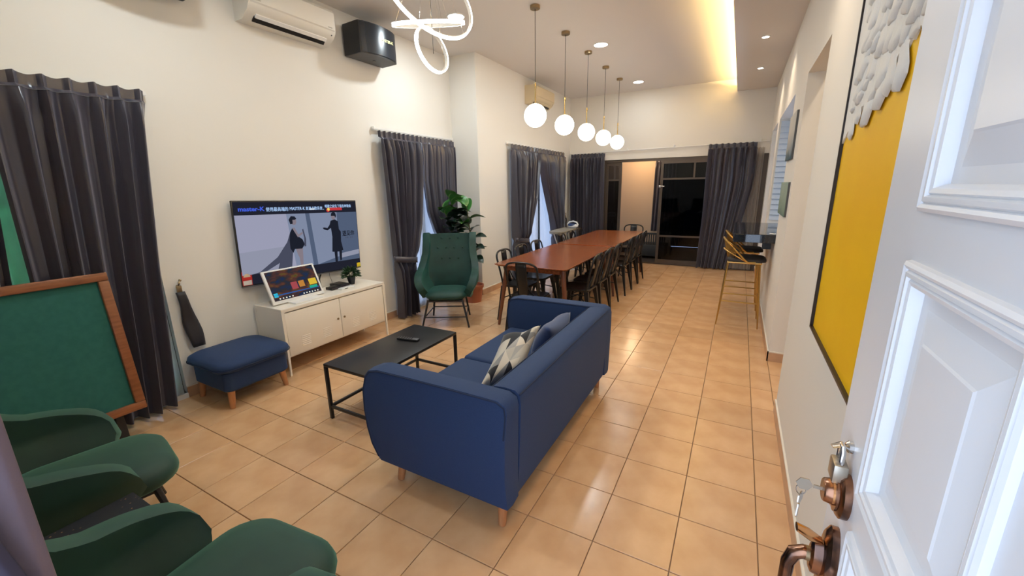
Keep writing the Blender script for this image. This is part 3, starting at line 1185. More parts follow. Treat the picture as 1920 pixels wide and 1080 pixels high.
# ---- blue footstool
fs = thing('footstool', 'navy blue fabric footstool with wooden legs in front of the white cabinet', 'footstool', (-2.68, 0.12, 0))
b = B()
pl = [(-2.90, -0.10), (-2.46, -0.10), (-2.44, 0.33), (-2.90, 0.345)]


def rr(x0, x1, y0, y1, r, n=7):
    out = []
    for cx, cy, a in ((x1 - r, y1 - r, 0), (x0 + r, y1 - r, 90), (x0 + r, y0 + r, 180), (x1 - r, y0 + r, 270)):
        for k in range(n):
            t = math.radians(a + 90 * k / (n - 1))
            out.append((cx + r * math.cos(t), cy + r * math.sin(t)))
    return out


def stacked(b, outline_fn, levels):
    rings = []
    for (z, q) in levels:
        rings.append([b.bm.verts.new((x, y, z)) for x, y in outline_fn(q)])
    n = len(rings[0])
    for a, c in zip(rings, rings[1:]):
        for k in range(n):
            b.bm.faces.new((a[k], a[(k + 1) % n], c[(k + 1) % n], c[k]))
    b.bm.faces.new(rings[0][::-1])
    b.bm.faces.new(rings[-1])
    return b


stacked(B(), lambda q: rr(-2.905 + q, -2.425 - q, -0.125 + q, 0.375 - q, 0.05), [(0.135, 0.012), (0.15, 0.0), (0.285, 0.0)]).obj('frame_box', blue_m, fs)
cu_ = stacked(B(), lambda q: rr(-2.945 + q, -2.385 - q, -0.165 + q, 0.415 - q, 0.11), [(0.285, 0.05), (0.292, 0.02), (0.310, 0.004), (0.330, 0.0), (0.352, 0.006), (0.370, 0.03),
                                                                            (0.380, 0.09), (0.386, 0.17)]).obj('seat_cushion', blue_m, fs, ang=1.2)
B().tube([(x, y, 0.318) for x, y in rr(-2.947, -2.383, -0.167, 0.417, 0.11)], 0.004, 6, closed=True).obj('piping', piping_m, cu_)
for (x, y, dx, dy) in ((-2.455, -0.095, -0.01, 0.015), (-2.455, 0.335, -0.01, -0.015), (-2.88, -0.10, 0.01, 0.015), (-2.88, 0.34, 0.01, -0.015)):
    B().tube([(x, y, 0.0), (x + dx, y + dy, 0.14)], [0.019, 0.026], 16).obj('leg', oak_m, fs)

# ---- white metal TV cabinet
cb = thing('tv_cabinet', 'long white metal cabinet with two doors under the television', 'cabinet', (-2.76, 1.04, 0))
cx0, cx1, cy0, cy1, cz0, cz1 = -2.955, -2.56, 0.45, 1.63, 0.165, 0.615
b = B()
b.box(cx0, cx1, cy0, cy1, cz1 - 0.035, cz1, 0.006)
b.box(cx0, cx1 - 0.005, cy0, cy0 + 0.015, cz0, cz1 - 0.03)
b.box(cx0, cx1 - 0.005, cy1 - 0.015, cy1, cz0, cz1 - 0.03)
b.box(cx0, cx1 - 0.022, cy0, cy1, cz0, cz0 + 0.012)
b.box(cx0, cx0 + 0.01, cy0, cy1, cz0, cz1 - 0.03)
b.obj('body', cabw_m, cb, smooth=False)
for (ya, yb, dz) in ((cy0 + 0.028, 1.037, 0.0), (1.043, cy1 - 0.028, 0.0)):
    d = B().box(cx1 - 0.022, cx1 - 0.004, ya, yb, cz0 + 0.012, cz1 - 0.042, 0.003).obj('door', cabw_m, cb)
    for c_ in (0.30, 0.70):
        yc = lerp(ya, yb, c_)
        for k in range(6):
            z = 0.235 + k * 0.017
            B().box(cx1 - 0.005, cx1 - 0.0015, yc - 0.045, yc + 0.045, z, z + 0.007, 0.0015, 1).obj('vent_slat', cabw_m, d)
    yk = yb - 0.035 if ya < 0.9 else ya + 0.035
    B().lathe([(0.011, 0.0), (0.011, 0.004), (0.007, 0.006), (0.006, 0.003)], n=16,
              m=Matrix.Translation((cx1 - 0.004, yk, 0.375)) @ Matrix.Rotation(PI / 2, 4, 'Y')).obj('finger_pull', brassd_m, d)
for (x, sx) in ((cx1 - 0.012, 1), (cx0 + 0.012, -1)):
    for (y, sy) in ((cy0 + 0.012, -1), (cy1 - 0.012, 1)):
        bb = B()
        ring = []
        for z, q in ((0.0, 0.007), (cz1 - 0.03, 0.0145)):
            ring.append([bb.bm.verts.new((x + sx * (0.004 if z == 0 else 0) + a * q, y + sy * (0.004 if z == 0 else 0) + c * q, z)) for a, c in ((-1, -1), (1, -1), (1, 1), (-1, 1))])
        for k in range(4):
            bb.bm.faces.new((ring[0][k], ring[0][(k + 1) % 4], ring[1][(k + 1) % 4], ring[1][k]))
        bb.bm.faces.new(ring[0][::-1])
        bb.bm.faces.new(ring[1])
        bb.obj('leg', cabw_m, cb, smooth=False)

# ---- television
TVC = Vector((-2.945, 1.018, 1.140))
TVR = Matrix.Rotation(math.radians(-1.9), 3, 'X')
tvw, tvh = 1.285, 0.735


def tvp(u, v, d=0.0):
    """u right (+Y), v up, in metres from the screen centre; d in front of the screen"""
    q = TVR @ Vector((0, u, v))
    return TVC + Vector((0.032 + d, q.y, q.z))


tv = thing('television', 'large wall mounted flat television showing a song video', 'television', (TVC.x, TVC.y, TVC.z - tvh / 2))
tvm = Matrix.Translation(TVC) @ TVR.to_4x4()
B().box(0.010, 0.030, -tvw / 2, tvw / 2, -tvh / 2, tvh / 2, 0.006, m=tvm).obj('housing', black_m, tv)
B().box(0.012, 0.0305, -tvw / 2 - 0.001, tvw / 2 + 0.001, -tvh / 2 - 0.006, -tvh / 2 + 0.004, 0.001, m=tvm).obj('bottom_trim', mat('tv_trim', (0.25, 0.25, 0.26), 0.3, metal=0.8), tv)
scr_bg = emis('screen_black', (0.012, 0.013, 0.022), 1.0)


def quad(name, pts, m, parent, d, sub=None):
    b_ = B()
    b_.bm.faces.new([b_.bm.verts.new(tvp(u, v, d)) for u, v in pts])
    return b_.obj(name, m, parent, smooth=False)


sx, sy = tvw / 2 - 0.010, tvh / 2 - 0.012


def screen_mat():
    m = emis('screen_scene', (0.3, 0.33, 0.45), 1.0)
    return m


e_pale = emis('screen_lilac', (0.42, 0.43, 0.58), 0.62)
e_mid = emis('screen_blue_grey', (0.27, 0.32, 0.46), 0.62)
e_dk = emis('screen_slate', (0.10, 0.135, 0.22), 0.65)
e_flo = emis('screen_floor_grey', (0.36, 0.38, 0.50), 0.62)
e_ink = emis('screen_ink', (0.010, 0.012, 0.020), 1.0)
e_veil = emis('screen_veil', (0.05, 0.055, 0.085), 1.0)
e_skin = emis('screen_skin', (0.26, 0.22, 0.26), 0.7)
e_txt = emis('screen_text', (0.42, 0.62, 0.95), 1.0)
e_txb = emis('screen_text_blue', (0.05, 0.10, 0.62), 0.9)
e_red = emis('screen_red', (0.55, 0.04, 0.05), 0.8)
e_yel = emis('screen_yellow', (0.75, 0.62, 0.12), 0.9)


def U(px):      # 0..1 across -> metres
    return -sx + 2 * sx * px


def V(py):      # 0 top .. 1 bottom -> metres
    return sy - 2 * sy * py


def sq(name, pts, m, d, parent):
    return quad(name, [(U(a), V(c)) for a, c in pts], m, parent, d)


scr = quad('screen', [(-sx, -sy), (sx, -sy), (sx, sy), (-sx, sy)], scr_bg, tv, 0.0)
sq('picture_wall', [(0.0, 0.155), (0.52, 0.155), (0.545, 0.875), (0.0, 0.875)], e_pale, 0.0005, scr)
sq('picture_floor', [(0.0, 0.60), (0.36, 0.57), (0.36, 0.875), (0.0, 0.875)], e_flo, 0.0007, scr)
sq('picture_wall', [(0.36, 0.155), (0.515, 0.155), (0.545, 0.875), (0.40, 0.875)], e_mid, 0.0009, scr)
sq('picture_wall', [(0.515, 0.155), (1.0, 0.155), (1.0, 0.875), (0.545, 0.875)], e_dk, 0.0009, scr)
sq('picture_wall', [(0.55, 0.155), (0.80, 0.155), (0.79, 0.80), (0.585, 0.875)], e_mid, 0.0011, scr)
sq('picture_floor', [(0.80, 0.76), (1.0, 0.73), (1.0, 0.80), (0.80, 0.83)], e_flo, 0.0013, scr)
# woman in a dark dress with a long train
sq('picture_train', [(0.375, 0.40), (0.345, 0.52), (0.26, 0.70), (0.12, 0.86), (0.06, 0.875), (0.15, 0.875), (0.27, 0.78), (0.25, 0.875), (0.36, 0.875), (0.385, 0.63)], e_veil, 0.0014, scr)
sq('picture_legs', [(0.405, 0.60), (0.465, 0.60), (0.462, 0.72), (0.455, 0.875), (0.435, 0.875), (0.43, 0.74), (0.42, 0.70)], e_skin, 0.0014, scr)
sq('picture_dress', [(0.375, 0.40), (0.395, 0.345), (0.42, 0.36), (0.425, 0.44), (0.47, 0.50), (0.485, 0.57), (0.46, 0.625), (0.40, 0.62), (0.385, 0.67), (0.365, 0.61), (0.365, 0.50)], e_ink, 0.0016, scr)
sq('picture_arm', [(0.395, 0.34), (0.415, 0.335), (0.44, 0.43), (0.475, 0.40), (0.478, 0.425), (0.435, 0.47)], e_skin, 0.0018, scr)
sq('picture_face', [(0.40, 0.30), (0.39, 0.24), (0.41, 0.205), (0.432, 0.22), (0.435, 0.265), (0.425, 0.30)], e_skin, 0.0018, scr)
sq('picture_hair', [(0.385, 0.29), (0.375, 0.23), (0.395, 0.185), (0.425, 0.19), (0.437, 0.22), (0.425, 0.235), (0.405, 0.235), (0.405, 0.285)], e_ink, 0.0020, scr)
sq('picture_flowers', [(0.475, 0.37), (0.485, 0.36), (0.50, 0.50), (0.495, 0.60), (0.48, 0.60), (0.485, 0.48)], e_veil, 0.0018, scr)
# man in a long coat
sq('picture_coat', [(0.735, 0.27), (0.775, 0.255), (0.805, 0.285), (0.808, 0.40), (0.825, 0.44), (0.82, 0.58), (0.835, 0.715), (0.79, 0.73), (0.735, 0.725), (0.725, 0.72), (0.738, 0.50), (0.732, 0.375),
                  (0.70, 0.405), (0.665, 0.39), (0.655, 0.365), (0.672, 0.362), (0.70, 0.372), (0.722, 0.33)], e_ink, 0.0016, scr)
sq('picture_trousers', [(0.745, 0.72), (0.775, 0.72), (0.770, 0.875), (0.748, 0.88)], e_ink, 0.0016, scr)
sq('picture_trousers', [(0.795, 0.72), (0.82, 0.715), (0.812, 0.86), (0.795, 0.865)], e_ink, 0.0016, scr)
sq('picture_face', [(0.748, 0.25), (0.742, 0.205), (0.755, 0.185), (0.778, 0.185), (0.782, 0.23), (0.77, 0.262)], e_skin, 0.0018, scr)
sq('picture_hair', [(0.741, 0.205), (0.745, 0.165), (0.765, 0.15), (0.785, 0.16), (0.792, 0.20), (0.785, 0.235), (0.775, 0.205)], e_ink, 0.0020, scr)
# red logo strip and sticker chips
sq('logo_strip', [(0.735, 0.085), (0.855, 0.085), (0.855, 0.125), (0.735, 0.125)], e_red, 0.0016, scr)
sq('logo_mark', [(0.72 + 0.016 * math.cos(t * PI / 6), 0.118 + 0.030 * math.sin(t * PI / 6)) for t in range(12)], e_red, 0.0018, scr)
sq('logo_mark', [(0.725 + 0.012 * math.cos(t * PI / 6), 0.108 + 0.022 * math.sin(t * PI / 6)) for t in range(12)], e_yel, 0.0020, scr)
sq('caption_chip', [(0.555, 0.092), (0.60, 0.090), (0.60, 0.108), (0.555, 0.110)], emis('screen_white', (0.8, 0.8, 0.75), 0.8), 0.0016, scr)


def tv_text(body, u, v, size, m, d=0.0022, width=None, bold=0.0):
    # text runs along +Y, up along Z, facing +X
    o0 = tvp(U(u), V(v), d)
    base = TVR.to_4x4() @ Matrix(((0, 0, 1, 0), (1, 0, 0, 0), (0, 1, 0, 0), (0, 0, 0, 1)))
    o = text_mesh('screen_text', body, size, m, Matrix.Translation(o0) @ base, scr, bold=bold)
    if width:
        k = width / max(o.data['w'], 1e-4)
        off = o0 - origin(scr)
        axis = (TVR @ Vector((0, 1, 0)))
        for vt in o.data.vertices:
            q = vt.co - off
            t = q.dot(axis)
            vt.co = off + q + axis * (t * k - t)
    return o


tv_text('master-K', 0.028, 0.107, 0.050, e_txb, width=0.225, bold=0.0015)
tv_text('使用最高端的', 0.215, 0.112, 0.040, e_txt, width=0.21)
tv_text('MASTER-K', 0.392, 0.108, 0.042, e_txt, width=0.155)
tv_text('高清点歌系统 ,', 0.522, 0.108, 0.036, e_txt, width=0.20)
tv_text('唱歌之前先下载各种歌曲', 0.692, 0.082, 0.034, e_txt, width=0.32)
tv_text('遇见你', 0.838, 0.50, 0.060, e_ink, width=0.155, bold=0.001)
tv_text('木 棉    莫 文', 0.865, 0.545, 0.022, e_veil, width=0.10)
B().box(0.0305, 0.0325, -tvw / 2 + 0.004, -tvw / 2 + 0.088, -tvh / 2 + 0.012, -tvh / 2 + 0.135, m=tvm).obj('energy_label', mat('label_red', (0.55, 0.02, 0.02), 0.5), tv, smooth=False)
B().box(0.0325, 0.0332, -tvw / 2 + 0.010, -tvw / 2 + 0.082, -tvh / 2 + 0.016, -tvh / 2 + 0.055, m=tvm).obj('energy_label_strip', mat('label_white', (0.75, 0.72, 0.68), 0.5), tv, smooth=False)
lb = B()
lb.prism([(0.03 * math.cos(k * PI / 8), 0.03 * math.sin(k * PI / 8)) for k in range(9)], lambda u, v: tvm @ Vector((0.0326, -tvw / 2 + 0.046 + u, -tvh / 2 + 0.085 + v)),
         lambda u, v: tvm @ Vector((0.0332, -tvw / 2 + 0.046 + u, -tvh / 2 + 0.085 + v)))
lb.obj('energy_label_dial', mat('label_cream', (0.70, 0.55, 0.40), 0.5), tv, smooth=False)
B().box(0.0305, 0.0325, tvw / 2 - 0.055, tvw / 2 - 0.006, -tvh / 2 + 0.008, -tvh / 2 + 0.052, m=tvm).obj('yellow_sticker', mat('label_yellow', (0.75, 0.60, 0.02), 0.5), tv, smooth=False)
B().box(-0.025, 0.010, -0.25, 0.25, -0.2, 0.2, m=tvm).obj('wall_bracket', black_m, tv, smooth=False)
# cables behind the cabinet
for k, (y, dx, r) in enumerate(((1.085, 0.0, 0.005), (1.16, -0.035, 0.007), (1.265, 0.0, 0.0018))):
    pts = [(XL + 0.022, y + 0.01 * math.sin(t * 0.9 + k) + dx * t / 8, 0.80 - 0.18 * t / 8) for t in range(9)]
    o = B().tube(pts, r, 6).obj('cable', black_m, loc=pts[-1])
    tag(o, ['black cable hanging nearest the white touch screen', 'thick black cable hanging under the middle of the television', 'thin dark cord hanging left of the small potted plant'][k], 'cable', 'cables under the television')

# ---- touch screen monitor on the cabinet
mo = thing('touch_monitor', 'white framed tilted touch screen standing on the white cabinet', 'monitor', (-2.74, 0.72, cz1))
mm = Matrix.Translation((-2.70, 0.735, cz1 + 0.012)) @ Matrix.Rotation(math.radians(-2), 4, 'Z') @ Matrix.Rotation(math.radians(-24), 4, 'Y')
mw, mh = 0.50, 0.315
B().box(-0.024, 0.0, -mw / 2, mw / 2, 0, mh, 0.008, m=mm).obj('housing', white_m, mo)


def mon_mat():
    m = bpy.data.materials.new('touch_menu')
    m.use_nodes = True
    nt = m.node_tree
    nt.nodes.remove(nt.nodes['Principled BSDF'])
    e = nt.nodes.new('ShaderNodeEmission')
    e.inputs[1].default_value = 0.45
    tc = nt.nodes.new('ShaderNodeTexCoord')
    sp = nt.nodes.new('ShaderNodeSeparateXYZ')
    nt.links.new(tc.outputs['Generated'], sp.inputs[0])
    n = nt.nodes.new('ShaderNodeTexNoise')
    n.inputs['Scale'].default_value = 4.5
    nt.links.new(tc.outputs['Generated'], n.inputs['Vector'])
    r = nt.nodes.new('ShaderNodeValToRGB')
    el = r.color_ramp.elements
    el[0].position = 0.3
    el[0].color = (0.02, 0.05, 0.16, 1)
    el[1].position = 0.8
    el[1].color = (0.04, 0.12, 0.05, 1)
    for p, c in ((0.45, (0.05, 0.05, 0.06, 1)), (0.58, (0.16, 0.06, 0.05, 1)), (0.66, (0.22, 0.12, 0.04, 1))):
        k = el.new(p)
        k.color = c
    nt.links.new(n.outputs['Fac'], r.inputs[0])
    nt.links.new(r.outputs[0], e.inputs[0])
    nt.links.new(e.outputs[0], nt.nodes['Material Output'].inputs[0])
    return m


mscr = B().box(0.0, 0.0015, -mw / 2 + 0.022, mw / 2 - 0.022, 0.030, mh - 0.016, m=mm).obj('screen', mon_mat(), mo, smooth=False)


def mrect(name, a0, a1, b0, b1, m, d=0.0022):
    B().box(0.0015, d, lerp(-mw / 2 + 0.022, mw / 2 - 0.022, a0), lerp(-mw / 2 + 0.022, mw / 2 - 0.022, a1), lerp(0.03, mh - 0.016, b0), lerp(0.03, mh - 0.016, b1), m=mm).obj(name, m, mscr, smooth=False)


mrect('menu_card', 0.02, 0.98, 0.16, 0.20, emis('menu_blue', (0.03, 0.10, 0.32), 0.8))
mrect('menu_card', 0.80, 0.97, 0.30, 0.52, emis('menu_yellow', (0.62, 0.42, 0.04), 0.9))
mrect('menu_card', 0.58, 0.70, 0.30, 0.52, emis('menu_orange', (0.45, 0.19, 0.04), 0.9))
mrect('menu_card', 0.42, 0.55, 0.27, 0.52, emis('menu_red', (0.32, 0.06, 0.07), 0.9))
mrect('menu_card', 0.78, 0.95, 0.18, 0.27, emis('menu_green', (0.02, 0.35, 0.22), 0.9))
mrect('menu_card', 0.02, 0.10, 0.12, 0.26, emis('menu_cyan', (0.03, 0.42, 0.6), 0.9))
for k in range(5):
    mrect('menu_icon', 0.10 + k * 0.065, 0.125 + k * 0.065, 0.035, 0.075, emis('menu_white', (0.7, 0.7, 0.62), 1.0) if k == 0 else MATS['menu_white'])
for k in range(6):
    mrect('menu_icon', 0.60 + k * 0.062, 0.625 + k * 0.062, 0.035, 0.075, MATS['menu_white'])
B().box(-2.83, -2.60, 0.62, 0.90, cz1, cz1 + 0.012, 0.003).obj('stand_base', white_m, mo)
B().tube([(-2.80, 0.76, cz1 + 0.01), (-2.785, 0.76, cz1 + 0.16)], 0.02, 12).obj('stand_post', white_m, mo)

# ---- boxes and plant on the cabinet
pb = thing('set_top_box', 'small black glossy box on the white cabinet beside the touch screen', 'box', (-2.78, 1.16, cz1))
B().box(-2.835, -2.735, 1.105, 1.215, cz1, cz1 + 0.026, 0.004).obj('case', black_m, pb)
B().box(-2.7355, -2.7340, 1.12, 1.20, cz1 + 0.006, cz1 + 0.020).obj('front_window', mat('gloss_black', (0.03, 0.02, 0.03), 0.1), pb, smooth=False)
pb = thing('router_box', 'flat dark media box on the white cabinet in front of the plant', 'box', (-2.84, 1.25, cz1))
B().box(-2.925, -2.76, 1.225, 1.345, cz1, cz1 + 0.030, 0.004).obj('case', black_m, pb)
B().box(-2.7605, -2.759, 1.24, 1.33, cz1 + 0.008, cz1 + 0.02).obj('front_window', MATS['gloss_black'], pb, smooth=False)
pb = thing('white_adapter', 'flat white plastic adapter on the white cabinet below the dark box', 'adapter', (-2.70, 1.22, cz1))
B().box(-2.728, -2.665, 1.165, 1.33, cz1, cz1 + 0.014, 0.005).obj('case', white_m, pb)
B().box(-2.665, -2.6635, 1.20, 1.24, cz1 + 0.004, cz1 + 0.010).obj('port', black_m, pb, smooth=False)

sp = thing('potted_plant', 'small bushy plant in a black tapered pot on the white cabinet', 'plant', (-2.80, 1.405, cz1))
B().lathe([(0.030, 0), (0.044, 0.075), (0.046, 0.085), (0.040, 0.085), (0.038, 0.07)], (-2.80, 1.405, cz1), 16).obj('pot', black_m, sp)
b = B()
rn = random.Random(5)
for k in range(520):
    an, el = rn.uniform(0, 6.28), rn.uniform(-0.25, 1.35)
    L = rn.uniform(0.05, 0.12)
    d = Vector((math.cos(an) * math.cos(el), math.sin(an) * math.cos(el), math.sin(el)))
    c = Vector((-2.80, 1.405, cz1 + 0.095))
    p = c + d * L * 0.55 + Vector((0, 0, 0.01))
    q = c + d * L
    s = Vector((rn.uniform(-1, 1), rn.uniform(-1, 1), rn.uniform(-1, 1))).normalized()
    s = (s - d * s.dot(d)).normalized() * rn.uniform(0.004, 0.008)
    mid = (p + q) / 2
    b.bm.faces.new([b.bm.verts.new(v) for v in (p, mid + s, q, mid - s)])
fo = b.obj('foliage', leaf2_m, sp, smooth=False)
fo['kind'] = 'stuff'

# ---- wing chairs
def wing_chair(name, label, loc, rz, m, group, dark=False, buttons=True, sf=0.310, sz=0.0):
    r = thing(name, label, 'armchair', loc, rz, group)
    # U-shaped shell; local +y = facing direction
    NS, NZ = 61, 22

    def plan(s):
        # s 0..1 from left arm front, around the back, to right arm front
        t = s * 2 - 1
        a = abs(t)
        sg = -1 if t < 0 else 1
        if a > 0.42:
            k = (a - 0.42) / 0.58
            y = lerp(-0.24, 0.17, k)
            x = sg * (0.285 + 0.02 * math.sin(PI * k))
        else:
            an = a / 0.42 * PI / 2
            x = sg * 0.285 * (abs(math.sin(an)) ** 0.55)
            y = -0.24 - 0.07 * (abs(math.cos(an)) ** 0.55)
        return x, y, a

    def ztop(a):
        # height of the rim: wings high at the back, falling to the arms
        tab = [(0.0, 1.035), (0.20, 1.03), (0.36, 1.05), (0.42, 1.045), (0.46, 0.97), (0.50, 0.80), (0.55, 0.68), (0.62, 0.625), (0.75, 0.60), (0.85, 0.575), (0.92, 0.545), (0.97, 0.49), (1.0, 0.43)]
        return interp(tab, a)[0]

    def fn(u, v):
        x, y, a = plan(u)
        zt = ztop(a)
        zb = 0.32 + 0.02 * sstep((a - 0.9) / 0.1)
        z = lerp(zb, zt, v)
        lean = -0.13 * sstep((z - 0.40) / 0.70) * (1 - sstep((a - 0.5) / 0.25)) - 0.03 * (1 - sstep((a - 0.5) / 0.2))
        hh = (z - 0.32)
        taper = 0.84 + 0.27 * sstep(hh / 0.22) - 0.10 * sstep((z - 0.62) / 0.25) + 0.03 * sstep((z - 0.85) / 0.2)
        if a > 0.6:
            y -= 0.06 * (1 - sstep(hh / 0.15)) * (a - 0.6) / 0.4
        return Vector((x * taper, y + lean, z))
    b = B()
    b.grid(fn, NS, NZ)
    sh = b.obj('shell', m, r, local=True, ang=2.0)
    s = sh.modifiers.new('thickness', 'SOLIDIFY')
    s.thickness = 0.085
    s.offset = 0.0
    bv = sh.modifiers.new('rounded_edges', 'BEVEL')
    bv.width = 0.032
    bv.segments = 3
    bv.limit_method = 'ANGLE'
    bv.angle_limit = math.radians(60)
    # seat
    b = B()
    stacked(b, lambda q: rr(-0.25 + q, 0.25 - q, -0.26 + q, sf - q, 0.14 - 0.6 * q), [(0.315, 0.07), (0.322, 0.03), (0.345, 0.005), (0.37 + sz * 0.5, 0.0), (0.40 + sz, 0.010), (0.422 + sz, 0.035), (0.436 + sz, 0.08), (0.444 + sz, 0.14)])
    b.obj('seat_cushion', m, r, local=True, ang=1.3)
    if buttons:
        for row, (z, n) in enumerate(((0.86, 4), (0.73, 3), (0.98, 3))):
            for k in range(n):
                x = (k - (n - 1) / 2) * 0.105
                lean = -0.13 * sstep((z - 0.40) / 0.70) - 0.03
                B().sphere((x, -0.31 + lean + 0.05, z), 0.011, 10, 6, (1, 0.5, 1)).obj('button', dgreen_m, r, local=True)
    F_ = ((-0.20, 0.20, -0.275, 0.265), (0.20, 0.20, 0.275, 0.265), (-0.19, -0.18, -0.235, -0.235), (0.19, -0.18, 0.235, -0.235))
    lo = []
    for (xa, ya, xb, yb) in F_:
        B().tube([(xa, ya, 0.325), (xb, yb, 0.0)], [0.013, 0.011], 10).obj('leg', blackmetal_m, r, local=True)
        lo.append(Vector((lerp(xa, xb, 0.62), lerp(ya, yb, 0.62), 0.325 * 0.38)))
    for i, j in ((0, 1), (2, 3), (0, 2), (1, 3)):
        B().tube([lo[i], lo[j]], 0.007, 8).obj('stretcher', blackmetal_m, r, local=True)
    B().box(-0.2, 0.2, -0.19, 0.21, 0.300, 0.318).obj('under_frame', blackmetal_m, r, local=True, smooth=False)
    return r


WG = 'green velvet wing chairs'
ang_face = math.atan2(0.54 * -1, 0.21)
wing_chair('wing_chair', 'emerald velvet wing chair standing beside the white cabinet near the tall plant', (-2.24, 2.33, 0), PI + 0.50, green_m, WG, sf=0.235, sz=-0.02)
wing_chair('wing_chair', 'dark green velvet wing chair in front of the green board', (-1.62, -1.095, 0), -0.20, dgreen_m, WG, buttons=False)
wing_chair('wing_chair', 'dark green velvet wing chair at the bottom edge, nearest the camera', (-0.49, -1.125, 0), 0.10, dgreen_m, WG, buttons=False)
st_ = thing('side_table', 'low black side table with gold flecked top between two green chairs', 'side table', (-1.01, -1.27, 0))
B().box(-1.22, -0.875, -1.50, -1.05, 0.425, 0.455, 0.004).obj('table_top', speck_m, st_)
for (x, y) in ((-1.20, -1.48), (-0.895, -1.48), (-0.895, -1.07), (-1.20, -1.07)):
    B().box(x - 0.012, x + 0.012, y - 0.012, y + 0.012, 0.0, 0.425, 0.002).obj('leg', blackmetal_m, st_)

# ---- green board leaning by the left window
gb = thing('green_board', 'green felt board in a reddish wooden frame leaning by the dark curtain', 'board', (-2.64, -0.98, 0.0))
bx = Matrix.Translation((-2.590, -0.98, 0.0)) @ Matrix.Rotation(math.radians(-7), 4, 'Y')
bz0, bz1, by0, by1 = 0.20, 1.125, -0.47, 0.45
B().box(-0.03, -0.004, by0 + 0.03, by1 - 0.03, bz0 + 0.03, bz1 - 0.03, m=bx).obj('felt_panel', felt_m, gb, smooth=False)
fwid = 0.052
B().box(-0.045, 0.018, by0, by1, bz1 - fwid, bz1, 0.006, m=bx).obj('frame_rail', fram_m, gb)
B().box(-0.045, 0.018, by0, by1, bz0, bz0 + fwid, 0.006, m=bx).obj('frame_rail', fram_m, gb)
B().box(-0.045, 0.018, by0, by0 + fwid, bz0 + fwid, bz1 - fwid, 0.006, m=bx).obj('frame_stile', fram_m, gb)
B().box(-0.045, 0.018, by1 - fwid, by1, bz0 + fwid, bz1 - fwid, 0.006, m=bx).obj('frame_stile', fram_m, gb)
for q in (by0 + 0.10, by1 - 0.16):
    B().box(-0.055, -0.015, q, q + 0.04, 0.0, bz0 + 0.1, m=bx).obj('support_leg', blackmetal_m, gb, smooth=False)

# ---- tall leafy plant
tp = thing('potted_plant', 'tall leafy plant with broad pale edged leaves behind the green wing chair', 'plant', (-2.49, 3.22, 0))
B().lathe([(0.105, 0.0), (0.135, 0.21), (0.148, 0.212), (0.150, 0.25), (0.135, 0.25), (0.128, 0.21)], (-2.46, 3.22, 0), 28).obj('pot', terra_m, tp)
B().lathe([(0.0, 0.205), (0.127, 0.21)], (-2.46, 3.22, 0), 20, cap=False).obj('soil', soil_m, tp)
stems = [[(-2.46, 3.22, 0.2), (-2.50, 3.17, 0.6), (-2.58, 3.08, 1.0), (-2.64, 3.00, 1.47)],
         [(-2.45, 3.24, 0.2), (-2.44, 3.22, 0.6), (-2.44, 3.16, 1.0), (-2.44, 3.10, 1.36)],
         [(-2.47, 3.20, 0.2), (-2.55, 3.10, 0.6), (-2.63, 3.00, 1.0), (-2.67, 2.92, 1.30)]]
for st in stems:
    B().tube(st, [0.013, 0.011, 0.009, 0.005], 8).obj('stem', stem_m, tp)


def leaf_mesh(m):
    b = B()
    n = 9
    rows = []
    for j in range(n):
        t = j / (n - 1)
        hw = 0.34 * math.sin(PI * min(1, max(0.0, t)) ** 0.85) ** 0.75 if 0 < t < 1 else 0.0
        zc = 0.10 * math.sin(PI * t) - 0.12 * t * t
        if hw == 0.0:
            rows.append([b.bm.verts.new((0, t, zc))])
        else:
            rows.append([b.bm.verts.new((x * hw, t, zc + 0.09 * abs(x) * hw / 0.34)) for x in (-1, -0.5, 0, 0.5, 1)])
    for a, c in zip(rows, rows[1:]):
        if len(a) == 1:
            for k in range(4):
                b.bm.faces.new((a[0], c[k + 1], c[k]))
        elif len(c) == 1:
            for k in range(4):
                b.bm.faces.new((a[k], a[k + 1], c[0]))
        else:
            for k in range(4):
                b.bm.faces.new((a[k], a[k + 1], c[k + 1], c[k]))
    return b.mesh('leaf', m, ang=2.0)


lm_d, lm_l = leaf_mesh(leafd_m), leaf_mesh(leafl_m)
rn = random.Random(11)
po = origin(tp)


def put_leaf(p, d, size, light, roll=0.0):
    d = Vector(d).normalized()
    up = Vector((0, 0, 1))
    sd = d.cross(up)
    if sd.length < 1e-3:
        sd = Vector((1, 0, 0))
    sd.normalize()
    nz = sd.cross(d).normalized()
    Mx = Matrix((sd, d, nz)).transposed().to_4x4() @ Matrix.Rotation(roll, 4, 'Y')
    o = bpy.data.objects.new('leaf', lm_l if light else lm_d)
    C.objects.link(o)
    o.parent = tp
    o.matrix_local = Matrix.Translation(Vector(p) - po) @ Mx @ Matrix.Scale(size, 4)


